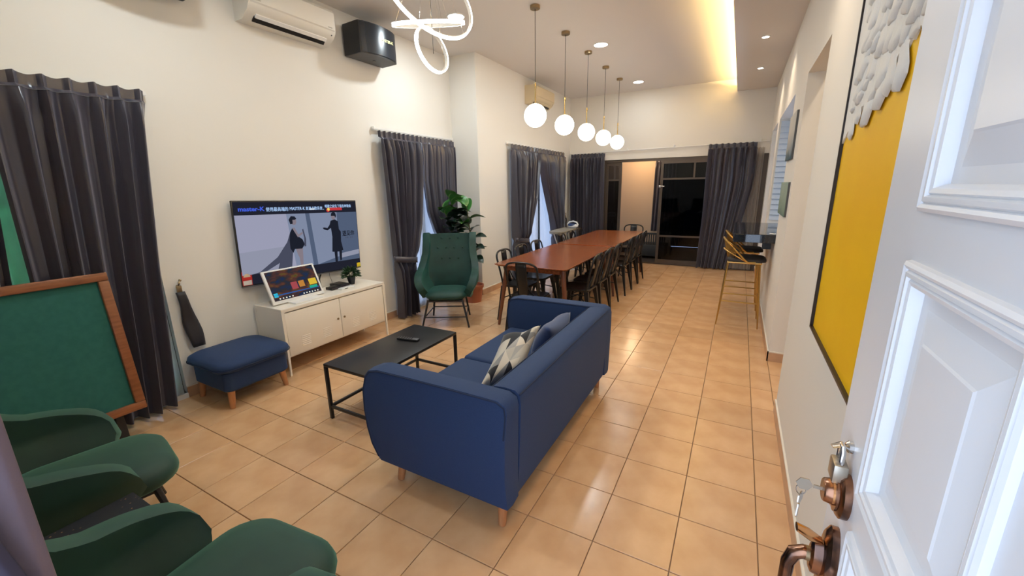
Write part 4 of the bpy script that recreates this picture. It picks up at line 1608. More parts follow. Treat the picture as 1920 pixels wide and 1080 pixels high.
for si, st in enumerate(stems):
    for k in range(19):
        t = 0.40 + 0.59 * k / 18
        f = t * 3
        i = min(2, int(f))
        p = Vector(st[i]).lerp(Vector(st[i + 1]), f - i)
        an = k * 2.4 + si * 1.1
        d = Vector((math.cos(an), math.sin(an) * 0.8 - 0.25, rn.uniform(0.05, 0.55) + 0.5 * (k > 15)))
        if p.x + d.x * 0.27 < -2.73:
            d.x = abs(d.x)
        if p.x + d.x * 0.25 > -2.28:
            d.x = -abs(d.x) * 0.6
        if p.y + d.y * 0.2 > 3.35:
            d.y = -abs(d.y)
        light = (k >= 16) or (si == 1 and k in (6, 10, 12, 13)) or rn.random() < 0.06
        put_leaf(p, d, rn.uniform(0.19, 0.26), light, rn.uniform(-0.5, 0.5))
for (p, d) in (((-2.40, 3.18, 0.78), (1, -0.2, 0.15)), ((-2.40, 3.18, 0.66), (0.9, -0.3, -0.25)), ((-2.41, 3.2, 0.92), (1, 0.1, 0.2))):
    put_leaf(p, d, 0.20, False, 0.4)

# ---- dining tables
def dining_table(label, ya, yb, x0, x1, zt=0.75):
    r = thing('dining_table', label, 'dining table', ((x0 + x1) / 2, (ya + yb) / 2, 0), 0, 'dining tables')
    stacked(B(), lambda q: rr(x0 + q, x1 - q, ya + q, yb - q, 0.045), [(zt - 0.026, 0.03), (zt - 0.010, 0.004), (zt - 0.003, 0.0), (zt, 0.003)]).obj('table_top', wal_m, r)
    b = B()
    b.box(x0 + 0.12, x1 - 0.12, ya + 0.12, ya + 0.145, zt - 0.085, zt - 0.026)
    b.box(x0 + 0.12, x1 - 0.12, yb - 0.145, yb - 0.12, zt - 0.085, zt - 0.026)
    b.box(x0 + 0.12, x0 + 0.145, ya + 0.145, yb - 0.145, zt - 0.085, zt - 0.026)
    b.box(x1 - 0.145, x1 - 0.12, ya + 0.145, yb - 0.145, zt - 0.085, zt - 0.026)
    b.obj('apron', wal_m, r, smooth=False)
    for (x, sx_) in ((x0, 1), (x1, -1)):
        for (y, sy_) in ((ya, 1), (yb, -1)):
            B().tube([(x + sx_ * 0.015, y + sy_ * 0.08, 0.0), (x + sx_ * 0.10, y + sy_ * 0.16, zt - 0.027)], [0.016, 0.031], 14).obj('leg', walleg_m, r)
    return r


dining_table('near walnut dining table with splayed legs beyond the sofa', 2.40, 4.225, -1.625, -0.735)
dining_table('far walnut dining table set end to end near the sliding door', 4.235, 6.33, -1.60, -0.71, 0.757)


# ---- black metal dining chairs
def metal_chair():
    r = thing('metal_chair', 'x', 'chair')
    # local +y facing; origin at the floor centre
    stacked(B(), lambda q: rr(-0.18 + q, 0.18 - q, -0.18 + q, 0.18 - q, 0.05, 5), [(0.425, 0.004), (0.445, 0.0), (0.452, 0.006), (0.447, 0.03)]).obj('seat', gun_m, r, local=True)
    for (sx_, sy_) in ((-1, -1), (1, -1), (1, 1), (-1, 1)):
        b = B()
        top = Vector((sx_ * 0.152, sy_ * 0.152, 0.43))
        bot = Vector((sx_ * 0.205, sy_ * 0.215, 0.0))
        rings = []
        for t, wd in ((0, 0.050), (0.25, 0.040), (0.8, 0.022), (1, 0.018)):
            c = top.lerp(bot, t)
            rings.append([b.bm.verts.new((c.x + a * wd / 2, c.y + e * wd / 2, c.z)) for a, e in ((-1, -1), (1, -1), (1, 1), (-1, 1))])
        for a, c in zip(rings, rings[1:]):
            for k in range(4):
                b.bm.faces.new((a[k], a[(k + 1) % 4], c[(k + 1) % 4], c[k]))
        b.bm.faces.new(rings[0][::-1])
        b.bm.faces.new(rings[-1])
        b.obj('leg', gun_m, r, local=True, smooth=False)
    # hooped back
    pts = [(-0.165, -0.15, 0.43), (-0.170, -0.175, 0.56), (-0.176, -0.205, 0.69), (-0.178, -0.225, 0.765)]
    for k in range(1, 12):
        an = PI - PI * k / 12
        pts.append((0.178 * math.copysign(abs(math.cos(an)) ** 0.7, math.cos(an)), -0.225 - 0.022 * math.sin(an), 0.765 + 0.082 * abs(math.sin(an)) ** 0.8))
    pts += [(-x, y, z) for (x, y, z) in pts[:4][::-1]]
    B().tube(pts, 0.0115, 8).obj('back_hoop', gun_m, r, local=True)
    b = B()
    b.grid(lambda u, v: Vector(((u - 0.5) * lerp(0.115, 0.125, v), lerp(-0.165, -0.246, v) - 0.012 * math.sin(PI * v) + 0.010 * (2 * u - 1) ** 2, lerp(0.44, 0.845, v))), 7, 8)
    o = b.obj('back_splat', gun_m, r, local=True)
    s = o.modifiers.new('thickness', 'SOLIDIFY')
    s.thickness = 0.004
    for sg in (-1, 1):
        B().tube([(sg * 0.155, -0.155, 0.42), (sg * 0.11, -0.175, 0.50), (sg * 0.06, -0.19, 0.585)], 0.007, 6).obj('back_brace', gun_m, r, local=True)
    b = B()
    for sy_ in (-1, 1):
        b.tube([(-0.175, sy_ * 0.175, 0.27), (0, 0, 0.345), (0.175, -sy_ * 0.175, 0.27)], 0.007, 6)
    b.obj('cross_brace', gun_m, r, local=True)
    return r


proto = metal_chair()
first = True
RG = 'black metal dining chairs'
chairs = []
for k, y in enumerate((2.97, 3.43, 3.86)):
    chairs.append((-0.80, y, PI / 2, ['black metal chair on the right of the near table, closest to the sofa', 'middle black metal chair on the right side of the near table',
                                      'black metal chair on the right of the near table, farthest from the sofa'][k]))
for k, y in enumerate((4.62, 5.06, 5.51)):
    chairs.append((-0.79, y, PI / 2, ['black metal chair on the right of the far table, nearest to the sofa', 'middle black metal chair on the right side of the far table',
                                      'black metal chair on the right of the far table, nearest the sliding door'][k]))
for k, y in enumerate((2.84, 3.31, 3.79)):
    chairs.append((-1.50, y, -PI / 2, ['black metal chair on the window side of the near table, closest to the sofa', 'middle black metal chair on the window side of the near table',
                                       'third black metal chair on the window side of the near table'][k]))
for k, y in enumerate((4.72, 5.16, 5.60)):
    chairs.append((-1.49, y, -PI / 2, ['nearest black metal chair on the window side of the far table, below the ironing board', 'middle black metal chair on the window side of the far table',
                                       'black metal chair beside the steam iron at the far table'][k]))
chairs.append((-1.14, 2.36, 0.06, 'black metal chair at the near head of the table, back towards the sofa'))
chairs.append((-0.98, 6.42, PI, 'black metal chair at the far head of the table by the sliding door'))
for (x, y, rz, lab) in chairs:
    o = proto if first else copy_tree(proto)
    first = False
    o.location = (x, y, 0)
    o.rotation_euler = (0, 0, rz)
    tag(o, lab, 'chair', RG)

# ---- ironing board and iron
ib = thing('ironing_board', 'grey ironing board standing by the window beyond the table', 'ironing board', (-2.02, 5.6, 0))
zi = 0.815
outl = []
for k in range(13):
    an = PI + PI * k / 12
    outl.append((-2.03 + 0.15 * math.cos(an), 5.35 + 0.20 * math.sin(an)))
outl += [(-1.87, 5.9), (-1.89, 6.05), (-2.17, 6.05), (-2.19, 5.9)]
b = B()
b.prism(outl, lambda x, y: Vector((x, y, zi - 0.035)), lambda x, y: Vector((x, y, zi)))
b.obj('padded_top', ironboard_m, ib)
for (a, c) in (((-2.10, 5.30, zi - 0.03), (-2.10, 5.95, 0.0)), ((-1.96, 5.30, zi - 0.03), (-1.96, 5.95, 0.0)), ((-2.13, 5.95, zi - 0.03), (-2.13, 5.30, 0.0)), ((-1.93, 5.95, zi - 0.03), (-1.93, 5.30, 0.0))):
    B().tube([a, c], 0.011, 8).obj('leg', white_m, ib)
for (y) in (5.30, 5.95):
    B().tube([(-2.18, y, 0.011), (-1.88, y, 0.011)], 0.011, 8).obj('foot_bar', white_m, ib)
ir = thing('steam_iron', 'white and blue steam iron resting on the ironing board', 'iron', (-1.99, 5.93, zi))
b = B()
b.prism([(-0.13, 0.0), (-0.10, 0.035), (0.0, 0.055), (0.10, 0.055), (0.13, 0.03), (0.13, -0.03), (0.10, -0.055), (0.0, -0.055), (-0.10, -0.035)],
        lambda u, v: Vector((-1.98 + u, 5.93 + v, zi)), lambda u, v: Vector((-1.98 + u, 5.93 + v, zi + 0.012)))
b.obj('soleplate', steel_m, ir)
B().sphere((-1.965, 5.93, zi + 0.045), 0.06, 20, 12, (1.75, 0.8, 0.62)).obj('body', white_m, ir)
B().sphere((-1.985, 5.918, zi + 0.06), 0.05, 20, 12, (1.6, 0.82, 0.7)).obj('water_tank', ironb_m, ir)
B().tube([(-2.075, 5.93, zi + 0.07), (-2.04, 5.93, zi + 0.115), (-1.96, 5.93, zi + 0.13), (-1.89, 5.93, zi + 0.11), (-1.865, 5.93, zi + 0.06)], [0.012, 0.014, 0.015, 0.015, 0.016], 10).obj('handle', white_m, ir)

# ---- bar counter and stools
bc = thing('bar_counter', 'glossy black stone bar counter jutting from the right wall opening', 'counter', (0.95, 4.3, 0.97))
stacked(B(), lambda q: rr(0.755 + q, 1.40 - q, 3.565 + q, 5.12 - q, 0.02, 4), [(0.972, 0.003), (0.976, 0.0), (1.058, 0.0), (1.062, 0.003)]).obj('slab', granite_m, bc)
B().box(1.06, 1.15, 4.0, 4.02, 0.85, 0.97).obj('support_bracket', blackmetal_m, bc, smooth=False)
wb = thing('white_rod', 'small white rod lying on the bar counter by the wall', 'rod', (1.135, 3.62, 1.062))
B().tube([(1.10, 3.66, 1.068), (1.145, 3.60, 1.068)], 0.006, 8).obj('rod', white_m, wb)
B().sphere((1.145, 3.60, 1.070), 0.008, 8, 6).obj('end_knob', white_m, wb)


def bar_stool(label, loc, rz):
    r = thing('bar_stool', label, 'bar stool', loc, rz, 'gold wire bar stools')
    # local +y = facing (towards the counter)
    zs = 0.735
    L = []
    for (sx_, sy_) in ((-1, -1), (1, -1), (1, 1), (-1, 1)):
        ta = Vector((sx_ * 0.165, sy_ * 0.155, zs))
        bo = Vector((sx_ * 0.205, sy_ * 0.205 + (-0.01 if sy_ < 0 else 0.0), 0.0))
        B().tube([ta, ta.lerp(bo, 0.75), ta.lerp(bo, 0.78), bo], [0.0105, 0.0105, 0.009, 0.006], 10).obj('leg', gold_m, r, local=True)
        L.append(ta.lerp(bo, 0.61))
    for i, j, dz in ((0, 1, 0.0), (1, 2, 0.0), (2, 3, 0.03), (3, 0, 0.0)):
        B().tube([L[i] + Vector((0, 0, dz)), L[j] + Vector((0, 0, dz))], 0.0075, 8).obj('foot_rest', gold_m, r, local=True)
    sq_ = [(-0.17, -0.16, zs), (0.17, -0.16, zs), (0.17, 0.17, zs), (-0.17, 0.17, zs)]
    B().tube(sq_, 0.010, 8, closed=True).obj('seat_rail', gold_m, r, local=True)
    stacked(B(), lambda q: rr(-0.195 + q, 0.195 - q, -0.17 + q, 0.215 - q, 0.08, 6), [(zs + 0.010, 0.02), (zs + 0.016, 0.0), (zs + 0.036, 0.0), (zs + 0.050, 0.02), (zs + 0.056, 0.06)]).obj('seat', seat_m, r, local=True, ang=1.2)
    # curved wire back: two hoops sloping from the front of the seat up to the back
    for (zt, q, rad) in ((0.245, 0.0, 0.0105), (0.12, 0.012, 0.008)):
        pts = []
        for k in range(25):
            an = -PI * 0.12 + (PI * 1.24) * k / 24
            x = (0.205 - q) * math.cos(an)
            y = -(0.245 - q) * math.sin(an) + 0.02
            t = max(0.0, math.sin(an))
            pts.append((x, y, zs + 0.015 + zt * t ** 0.9))
        B().tube(pts, rad, 8).obj('back_hoop', gold_m, r, local=True)
    b = B()
    for k in range(15):
        an = PI * 0.16 + PI * 0.68 * k / 14
        x0_, y0_ = 0.165 * math.cos(an), -0.16 * math.sin(an)
        x1_, y1_ = 0.205 * math.cos(an), -0.245 * math.sin(an) + 0.02
        B().tube([(x0_, y0_, zs + 0.005), (x1_, y1_, zs + 0.015 + 0.245 * math.sin(an) ** 0.9)], 0.0035, 6).obj('back_wire', gold_m, r, local=True)
    b.bm.free()
    return r


bar_stool('gold wire bar stool nearest the camera under the bar counter', (0.89, 3.80, 0), -PI / 2)
bar_stool('gold wire bar stool farther back under the bar counter', (0.89, 4.58, 0), -PI / 2)

# ---- shutter in the kitchen opening
shu = thing('louvre_shutter', 'pale blue grey slatted shutter filling the opening behind the bar counter', 'shutter', (1.6, 5.36, 1.0))
for k in range(18):
    z = 1.085 + k * 0.073
    B().box(1.17, 2.05, 5.36, 5.372, z, z + 0.078, m=Matrix.Translation((0, 5.36, z)) @ Matrix.Rotation(math.radians(-16), 4, 'X') @ Matrix.Translation((0, -5.36, -z))).obj('slat', slat_m, shu, smooth=False)
B().box(2.05, 2.09, 5.33, 5.40, 1.0, 2.42).obj('side_post', slat_m, shu, smooth=False)
window_k = B().box(3.15, 3.2, 3.6, 3.65, 1.0, 2.3).box(3.15, 3.2, 5.15, 5.2, 1.0, 2.3).box(3.15, 3.2, 3.65, 5.15, 2.25, 2.3).box(3.15, 3.2, 3.65, 5.15, 1.0, 1.05)  # unseen window, added to bring bluish daylight into the kitchen
wk = struct('window_4', window_k, frame_m, label='unseen kitchen window added to let daylight in behind the bar opening')
B().box(3.17, 3.176, 3.65, 5.15, 1.05, 2.25).obj('pane', glass_m, wk, smooth=False)

# ================================================================== WALL ITEMS
# ---- air conditioners
def aircon(label, x, y0, y1, z0, z1, d, m, mv, logo=False):
    r = thing('air_conditioner', label, 'air conditioner', (x, (y0 + y1) / 2, z0))
    prof = [(0.0, z0), (0.10, z0), (d - 0.03, z0 + 0.055), (d, z0 + 0.10), (d + 0.004, (z0 + z1) / 2), (d, z1 - 0.02), (d - 0.02, z1), (0.0, z1)]
    b = B()
    b.prism(prof, lambda u, z: Vector((x + u, y0, z)), lambda u, z: Vector((x + u, y1, z)))
    b.obj('casing', m, r)
    # front panel
    b = B()
    b.prism([(d + 0.001, z0 + 0.105), (d + 0.010, z0 + 0.115), (d + 0.012, z1 - 0.03), (d - 0.002, z1 - 0.012)],
            lambda u, z: Vector((x + u, y0 + 0.012, z)), lambda u, z: Vector((x + u, y1 - 0.012, z)))
    b.obj('front_panel', m, r)
    # outlet with flap
    b = B()
    b.prism([(0.11, z0 + 0.001), (0.115, z0 - 0.004), (d - 0.010, z0 + 0.088), (d - 0.015, z0 + 0.095)],
            lambda u, z: Vector((x + u, y0 + 0.07, z)), lambda u, z: Vector((x + u, y1 - 0.07, z)))
    b.obj('air_outlet', black_m, r, smooth=False)
    b = B()
    b.prism([(0.146, z0 + 0.024), (0.158, z0 + 0.014), (0.178, z0 + 0.036), (0.168, z0 + 0.046)],
            lambda u, z: Vector((x + u, y0 + 0.075, z)), lambda u, z: Vector((x + u, y1 - 0.075, z)))
    b.obj('flap', mv, r, smooth=False)
    B().lathe([(0.006, 0), (0.006, 0.006)], n=12, m=Matrix.Translation((x + d - 0.02, y1 - 0.035, z0 + 0.075)) @ Matrix.Rotation(PI / 2, 4, 'Y')).obj('sensor', black_m, r)
    if logo:
        base = Matrix(((0, 0, 1, 0), (1, 0, 0, 0), (0, 1, 0, 0), (0, 0, 0, 1)))
        text_mesh('brand_mark', 'Panasonic', 0.017, mat('grey_print', (0.25, 0.22, 0.18), 0.6), Matrix.Translation((x + d + 0.0115, y0 + 0.03, z0 + 0.125)) @ base, r)
        text_mesh('series_mark', 'INVERTER', 0.010, MATS['grey_print'], Matrix.Translation((x + d + 0.0115, y1 - 0.085, z0 + 0.125)) @ base, r)
    return r


aircon('white wall air conditioner above the television', XL, 0.695, 1.505, 2.945, 3.235, 0.215, cream_m, white_m, True)
aircon('aged cream wall air conditioner behind the first globe lamp', XL2, 5.05, 5.83, 2.94, 3.22, 0.20, beige_m, beige_m)


# ---- speakers
def speaker(label, y0, dz=0.0, logo=True):
    r = thing('speaker', label, 'speaker', (XL, y0 + 0.26, 2.93 + dz), 0, 'black wall speakers')
    xb, xf = XL + 0.03, XL + 0.33
    outl = [(xb, y0), (xb, y0 + 0.52), (xf - 0.075, y0 + 0.50)]
    n = 10
    for k in range(n + 1):
        t = k / n
        outl.append((xf - 0.06 + 0.06 * math.sin(PI * t) ** 0.8, y0 + 0.49 - 0.50 * t))
    outl.append((xf - 0.075, y0 - 0.015))
    b = B()
    b.prism(outl, lambda x, y: Vector((x, y, 2.935 + dz)), lambda x, y: Vector((x, y, 3.225 + dz)))
    b.obj('cabinet', spk_m, r)
    b = B()
    b.grid(lambda u, v: Vector((xf - 0.056 + 0.06 * math.sin(PI * u) ** 0.8 + 0.004, y0 + 0.48 - 0.48 * u, lerp(2.945, 3.215, v) + dz)), 18, 4)
    b.obj('front_cloth', grille_m, r)
    b = B()
    b.prism([(x * 0.985 + (xb + xf) / 2 * 0.015, lerp(y, y0 + 0.25, 0.03)) for x, y in outl], lambda x, y: Vector((x, y, 2.9325 + dz)), lambda x, y: Vector((x, y, 2.936 + dz)))
    b.obj('base_panel', spkb_m, r, smooth=False)
    B().lathe([(0.018, 0), (0.018, 0.004)], (XL + 0.16, y0 + 0.27, 2.929 + dz), 14).obj('mount_cap', black_m, r)
    B().box(XL, XL + 0.04, y0 + 0.2, y0 + 0.32, 2.98 + dz, 3.16 + dz).obj('wall_bracket', black_m, r, smooth=False)
    B().tube([(XL + 0.12, y0 + 0.26, 3.225 + dz), (XL + 0.12, y0 + 0.26, 3.25 + dz), (XL + 0.03, y0 + 0.26, 3.27 + dz)], 0.01, 8).obj('top_hook', black_m, r)
    if logo:
        base = Matrix(((0, 0, 1, 0), (1, 0, 0, 0), (0, 1, 0, 0), (0, 0, 0, 1)))
        text_mesh('brand_mark', 'MASTER-K', 0.036, mat('gold_print', (0.85, 0.80, 0.25), 0.35), Matrix.Translation((xf + 0.010, y0 + 0.215, 3.085 + dz)) @ base, r, bold=0.0012)
    return r


speaker('black curved wall speaker right of the white air conditioner', 1.755)
speaker('black wall speaker cut off by the top edge left of the air conditioner', -0.20, 0.02, False)

# ---- yellow painting
yp = thing('painting', 'large yellow painting with thick white feathered strokes on the right wall', 'painting', (1.14, -0.02, 0.98))
py0, py1, pz0, pz1 = -0.72, 0.60, 0.985, 2.75
xf = 1.118
B().box(xf, 1.150, py0, py1, pz0, pz1).obj('canvas', yellow_m, yp, smooth=False)
for (a0, a1, b0, b1) in ((py0 - 0.009, py0, pz0 - 0.009, pz1 + 0.009), (py1, py1 + 0.009, pz0 - 0.009, pz1 + 0.009), (py0, py1, pz0 - 0.009, pz0), (py0, py1, pz1, pz1 + 0.009)):
    B().box(xf - 0.012, 1.150, a0, a1, b0, b1).obj('frame_bar', pframe_m, yp, smooth=False)
# white field above a jagged diagonal (far edge low, near edge high)
rn = random.Random(3)


def bz(y):      # diagonal boundary
    return interp([(-0.72, 2.12), (-0.12, 1.91), (0.11, 1.87), (0.27, 1.84), (0.45, 1.77), (0.60, 1.72)], y)[0]


poly = [(py1 - 0.002, pz1 - 0.004)]
y = py1 - 0.002
while y > py0 + 0.01:
    poly.append((y, bz(y) + 0.03 + rn.uniform(-0.012, 0.02)))
    y -= 0.02
poly.append((py0 + 0.002, pz1 - 0.004))
b = B()
b.prism(poly, lambda a, z: Vector((xf - 0.006, a, z)), lambda a, z: Vector((xf, a, z)))
b.obj('white_field', imp_m, yp, smooth=False)


def stroke_mesh(m):
    b = B()

    def fn(u, v):
        an = 2 * PI * u
        wd = interp([(0, 0.30), (0.3, 0.62), (0.75, 1.0), (0.93, 0.8), (1.0, 0.0)], v)[0]
        hh = interp([(0, 0.1), (0.4, 0.3), (0.8, 0.75), (0.94, 1.0), (1.0, 0.3)], v)[0]
        return Vector((-max(0.0, math.sin(an)) * 0.15 * hh - 0.01, math.cos(an) * 0.50 * wd, -v))
    b.grid(fn, 12, 8, closeu=True)
    return b.mesh('paint_stroke', m, ang=1.0)


smesh = [stroke_mesh(imp_m), stroke_mesh(impc_m)]
yo = origin(yp)
cnt = 0
for row in range(9):
    y = py1 - 0.02 - rn.uniform(0, 0.03)
    while y > -0.62:
        z = bz(y) + 0.095 + row * 0.066 + rn.uniform(-0.025, 0.03)
        if row == 0:
            z -= 0.005
        s = rn.uniform(0.065, 0.125)
        if y < py1 - 0.055:
            o = bpy.data.objects.new('paint_stroke', smesh[1 if rn.random() < 0.25 else 0])
            C.objects.link(o)
            o.parent = yp
            o.location = Vector((xf - 0.0045, y, z)) - yo
            o.rotation_euler = (rn.uniform(-0.5, 0.1), 0, 0)
            o.scale = (s, s, s * rn.uniform(0.9, 1.5))
            cnt += 1
        y -= rn.uniform(0.055, 0.10)


# ---- two small canvases
def canvas(label, y0, y1, z0, z1, ctop, cmid, cbot, smooth_):
    m = mat('canvas_paint', ctop, rough=0.7, bump=0.3, bscale=40)
    nt = m.node_tree
    tc = nt.nodes.new('ShaderNodeTexCoord')
    sp_ = nt.nodes.new('ShaderNodeSeparateXYZ')
    nt.links.new(tc.outputs['Generated'], sp_.inputs[0])
    nz = nt.nodes.new('ShaderNodeTexNoise')
    nz.inputs['Scale'].default_value = 5
    nt.links.new(tc.outputs['Generated'], nz.inputs['Vector'])
    ad = nt.nodes.new('ShaderNodeMath')
    ad.operation = 'MULTIPLY_ADD'
    ad.inputs[1].default_value = 0.45
    nt.links.new(nz.outputs['Fac'], ad.inputs[0])
    nt.links.new(sp_.outputs['Z'], ad.inputs[2])
    r = nt.nodes.new('ShaderNodeValToRGB')
    e = r.color_ramp.elements
    e[0].position = 0.25
    e[0].color = (*cbot, 1)
    e[1].position = 0.85
    e[1].color = (*ctop, 1)
    k = e.new(0.52)
    k.color = (*cmid, 1)
    nt.links.new(ad.outputs[0], r.inputs[0])
    nt.links.new(r.outputs[0], nt.nodes['Principled BSDF'].inputs['Base Color'])
    t = thing('painting', label, 'painting', (1.13, (y0 + y1) / 2, z0), 0, 'small canvases on the right wall')
    B().box(XR - 0.020, XR - 0.001, y0, y1, z0, z1, 0.002).obj('canvas', m, t)
    B().box(XR - 0.016, XR - 0.0005, y0 - 0.003, y0, z0, z1).obj('side_edge', mat('canvas_side', (0.10, 0.10, 0.10), 0.7), t, smooth=False)
    return t


canvas('small canvas of a misty blue grey seascape, upper one beside the opening', 2.93, 3.46, 1.80, 2.20, (0.52, 0.50, 0.46), (0.35, 0.37, 0.37), (0.06, 0.12, 0.15), True)
canvas('small pale green canvas, lower one beside the opening', 2.83, 3.50, 1.30, 1.60, (0.27, 0.35, 0.29), (0.22, 0.31, 0.25), (0.17, 0.25, 0.20), True)

# ================================================================== LAMPS
# ---- globe pendants
for k in range(5):
    y = 2.682 + 0.840 * k
    x = -1.218
    lab = ['nearest of the five white globe pendant lamps over the dining table', 'second globe pendant lamp from the camera over the dining table', 'middle globe pendant lamp of the row over the dining table',
           'fourth globe pendant lamp from the camera over the dining table', 'farthest globe pendant lamp over the dining table'][k]
    r = thing('pendant_lamp', lab, 'pendant lamp', (x, y, 2.33), 0, 'globe pendants')
    B().sphere((x, y, 2.33), 0.118, 32, 20).obj('globe_shade', globe_em, r)
    B().lathe([(0.020, 2.444), (0.022, 2.452), (0.009, 2.458), (0.0085, 2.60), (0.011, 2.605), (0.0105, 2.64), (0.004, 2.655)], (x, y, 0), 14).obj('brass_stem', brass_m, r)
    B().tube([(x, y, 2.65), (x, y, H - 0.03)], 0.0032, 6).obj('cord', black_m, r)
    B().lathe([(0.047, H - 0.033), (0.050, H - 0.030), (0.050, H - 0.002), (0.046, H)], (x, y, 0), 24).obj('ceiling_canopy', brassd_m, r)


# ---- round downlights
def downlight(label, x, y, z, r0, power, col, em, group, spot=False):
    r = thing('downlight', label, 'downlight', (x, y, z - 0.012), 0, group)
    B().lathe([(r0, z - 0.001), (r0 + 0.012, z - 0.001), (r0 + 0.010, z - 0.008), (r0, z - 0.010)], (x, y, 0), 28, cap=False).obj('rim', white_m, r)
    B().lathe([(r0, z - 0.002), (r0, z - 0.008)], (x, y, 0), 28).obj('diffuser', em, r)
    if power:
        ld = bpy.data.lights.new('downlight_beam', 'AREA')
        ld.shape = 'DISK'
        ld.size = r0 * 2
        ld.energy = power
        ld.color = col
        if spot:
            ld.spread = math.radians(110)
        lo_ = bpy.data.objects.new('downlight_beam', ld)
        C.objects.link(lo_)
        lo_.parent = r
        lo_.location = (0, 0, -0.004)
    return r


DG = 'round ceiling downlights'
downlight('round white ceiling light partly behind the ring chandelier', -2.05, 2.49, H, 0.085, P_DOWN * 1.45, COOL, white_em, DG)
downlight('round white ceiling light above the near dining table', -0.99, 4.175, H, 0.085, P_DOWN, COOL, white_em, DG)
downlight('round white ceiling light nearest the back wall', -0.995, 6.454, H, 0.085, P_DOWN * 0.35, COOL, white_em, DG)
downlight('small warm spotlight in the lowered ceiling, nearer one', 0.851, 4.227, HB, 0.035, P_SPOT, WARM, spot_em, 'small spotlights', True)
downlight('small spotlight in the lowered ceiling, farther one', 0.851, 5.673, HB, 0.035, P_SPOT, WARM, spot_em, 'small spotlights', True)
downlight('small spotlight in the lowered ceiling above the yellow painting, out of the frame', 0.851, 1.3, HB, 0.035, P_SPOT, WARM, spot_em, 'small spotlights', True)
downlight('round white ceiling light above the coffee table, out of the frame', -1.9, -0.2, H, 0.085, P_DOWN, COOL, white_em, DG)
downlight('round white ceiling light above the sofa, out of the frame', -0.3, 0.6, H, 0.085, P_DOWN, COOL, white_em, DG)

downlight('unseen warm ceiling light added to brighten the passage behind the right wall', 1.65, 1.75, H, 0.05, 9.0, WARM, spot_em, 'added passage light')  # unseen lamp, added to throw warm light on the passage wall
# ---- ring chandelier
rc = thing('ring_chandelier', 'modern chandelier of three glowing interlocked rings', 'chandelier', (-1.49, 1.34, 2.5))
for (c, th_, ph_, rad) in (((-1.487, 1.341, 2.665), 1.337, -0.065, 0.166), ((-1.484, 1.311, 2.841), 0.28, -1.146, 0.270), ((-1.512, 1.376, 3.082), 1.123, -0.309, 0.385)):
    n_ = Vector((math.sin(th_) * math.cos(ph_), math.sin(th_) * math.sin(ph_), math.cos(th_)))
    a_ = n_.cross(Vector((0.3, 0.5, 0.81))).normalized()
    b_ = n_.cross(a_)
    bb = B()
    bo = B()
    NN = 96
    hw, ht = 0.0125, 0.007
    rows = []
    for k in range(NN):
        t = 2 * PI * k / NN
        d = a_ * math.cos(t) + b_ * math.sin(t)
        rows.append((Vector(c), d))

    def band(bm_, r0, r1, w0):
        rings = []
        for cc, d in rows:
            rings.append([bm_.verts.new(cc + d * r0 - n_ * w0), bm_.verts.new(cc + d * r1 - n_ * w0), bm_.verts.new(cc + d * r1 + n_ * w0), bm_.verts.new(cc + d * r0 + n_ * w0)])
        for k in range(NN):
            p, q = rings[k], rings[(k + 1) % NN]
            for e in range(4):
                bm_.faces.new((p[e], p[(e + 1) % 4], q[(e + 1) % 4], q[e]))
    band(bb.bm, rad - 0.002, rad + 0.009, hw)
    band(bo.bm, rad - 0.010, rad - 0.0025, hw * 0.96)
    ro_ = bb.obj('glow_ring', ring_em, rc)
    bo.obj('inner_rim', cream_m, ro_)
    for k in (0.12, 0.46, 0.80):
        t = 2 * PI * k
        d = a_ * math.cos(t) + b_ * math.sin(t)
        p = Vector(c) + d * rad
        B().tube([p, (lerp(p.x, -1.5, 0.75), lerp(p.y, 1.35, 0.75), H - 0.02)], 0.0012, 5).obj('suspension_wire', steel_m, ro_)
B().lathe([(0.11, H - 0.03), (0.115, H - 0.025), (0.115, H)], (-1.5, 1.35, 0), 28).obj('ceiling_canopy', white_m, rc)
B().tube([(-1.46, 1.32, 2.63), (-1.462, 1.322, 2.85), (-1.48, 1.34, H - 0.02)], 0.002, 5).obj('power_cord', black_m, rc)

# ---- porch lamp and bench beyond the sliding door
pl_ = thing('porch_lamp', 'round warm lamp glowing behind the top of the sliding glass door', 'lamp', (-0.42, 8.2, 2.35))
B().sphere((-0.42, 8.2, 2.42), 0.11, 20, 12, (1, 1, 0.55)).obj('shade', lampw_em, pl_)
B().lathe([(0.06, 2.47), (0.06, 2.70)], (-0.42, 8.2, 0), 16).obj('mount', brassd_m, pl_)
pb_ = bpy.data.lights.new('porch_fill', 'POINT')
pb_.energy = 22.0
pb_.color = (1.0, 0.70, 0.42)
pb_.shadow_soft_size = 0.1
po_ = bpy.data.objects.new('porch_fill', pb_)
C.objects.link(po_)
po_.parent = pl_
po_.location = (-0.75, -0.35, -0.15)  # stands apart from the lamp, added to brighten the tan wall

be = thing('slatted_bench', 'dark slatted bench seen through the open sliding door', 'bench', (-1.0, 8.1, 0))
B().box(-1.6, -0.56, 7.86, 8.38, 0.05, 0.30, 0.01).obj('base_box', bench_m, be)
for k in range(22):
    xk = -1.58 + k * 0.047
    B().box(xk, xk + 0.028, 7.93, 7.95, 0.30, 0.52, 0.003, 1).obj('back_slat', bench_m, be)
B().box(-1.6, -0.56, 7.92, 7.96, 0.52, 0.56, 0.005).obj('top_rail', bench_m, be)
for (x, y) in ((-1.55, 7.9), (-0.61, 7.9), (-1.55, 8.34), (-0.61, 8.34)):
    B().box(x - 0.02, x + 0.02, y - 0.02, y + 0.02, -0.01, 0.05).obj('foot', bench_m, be, smooth=False)

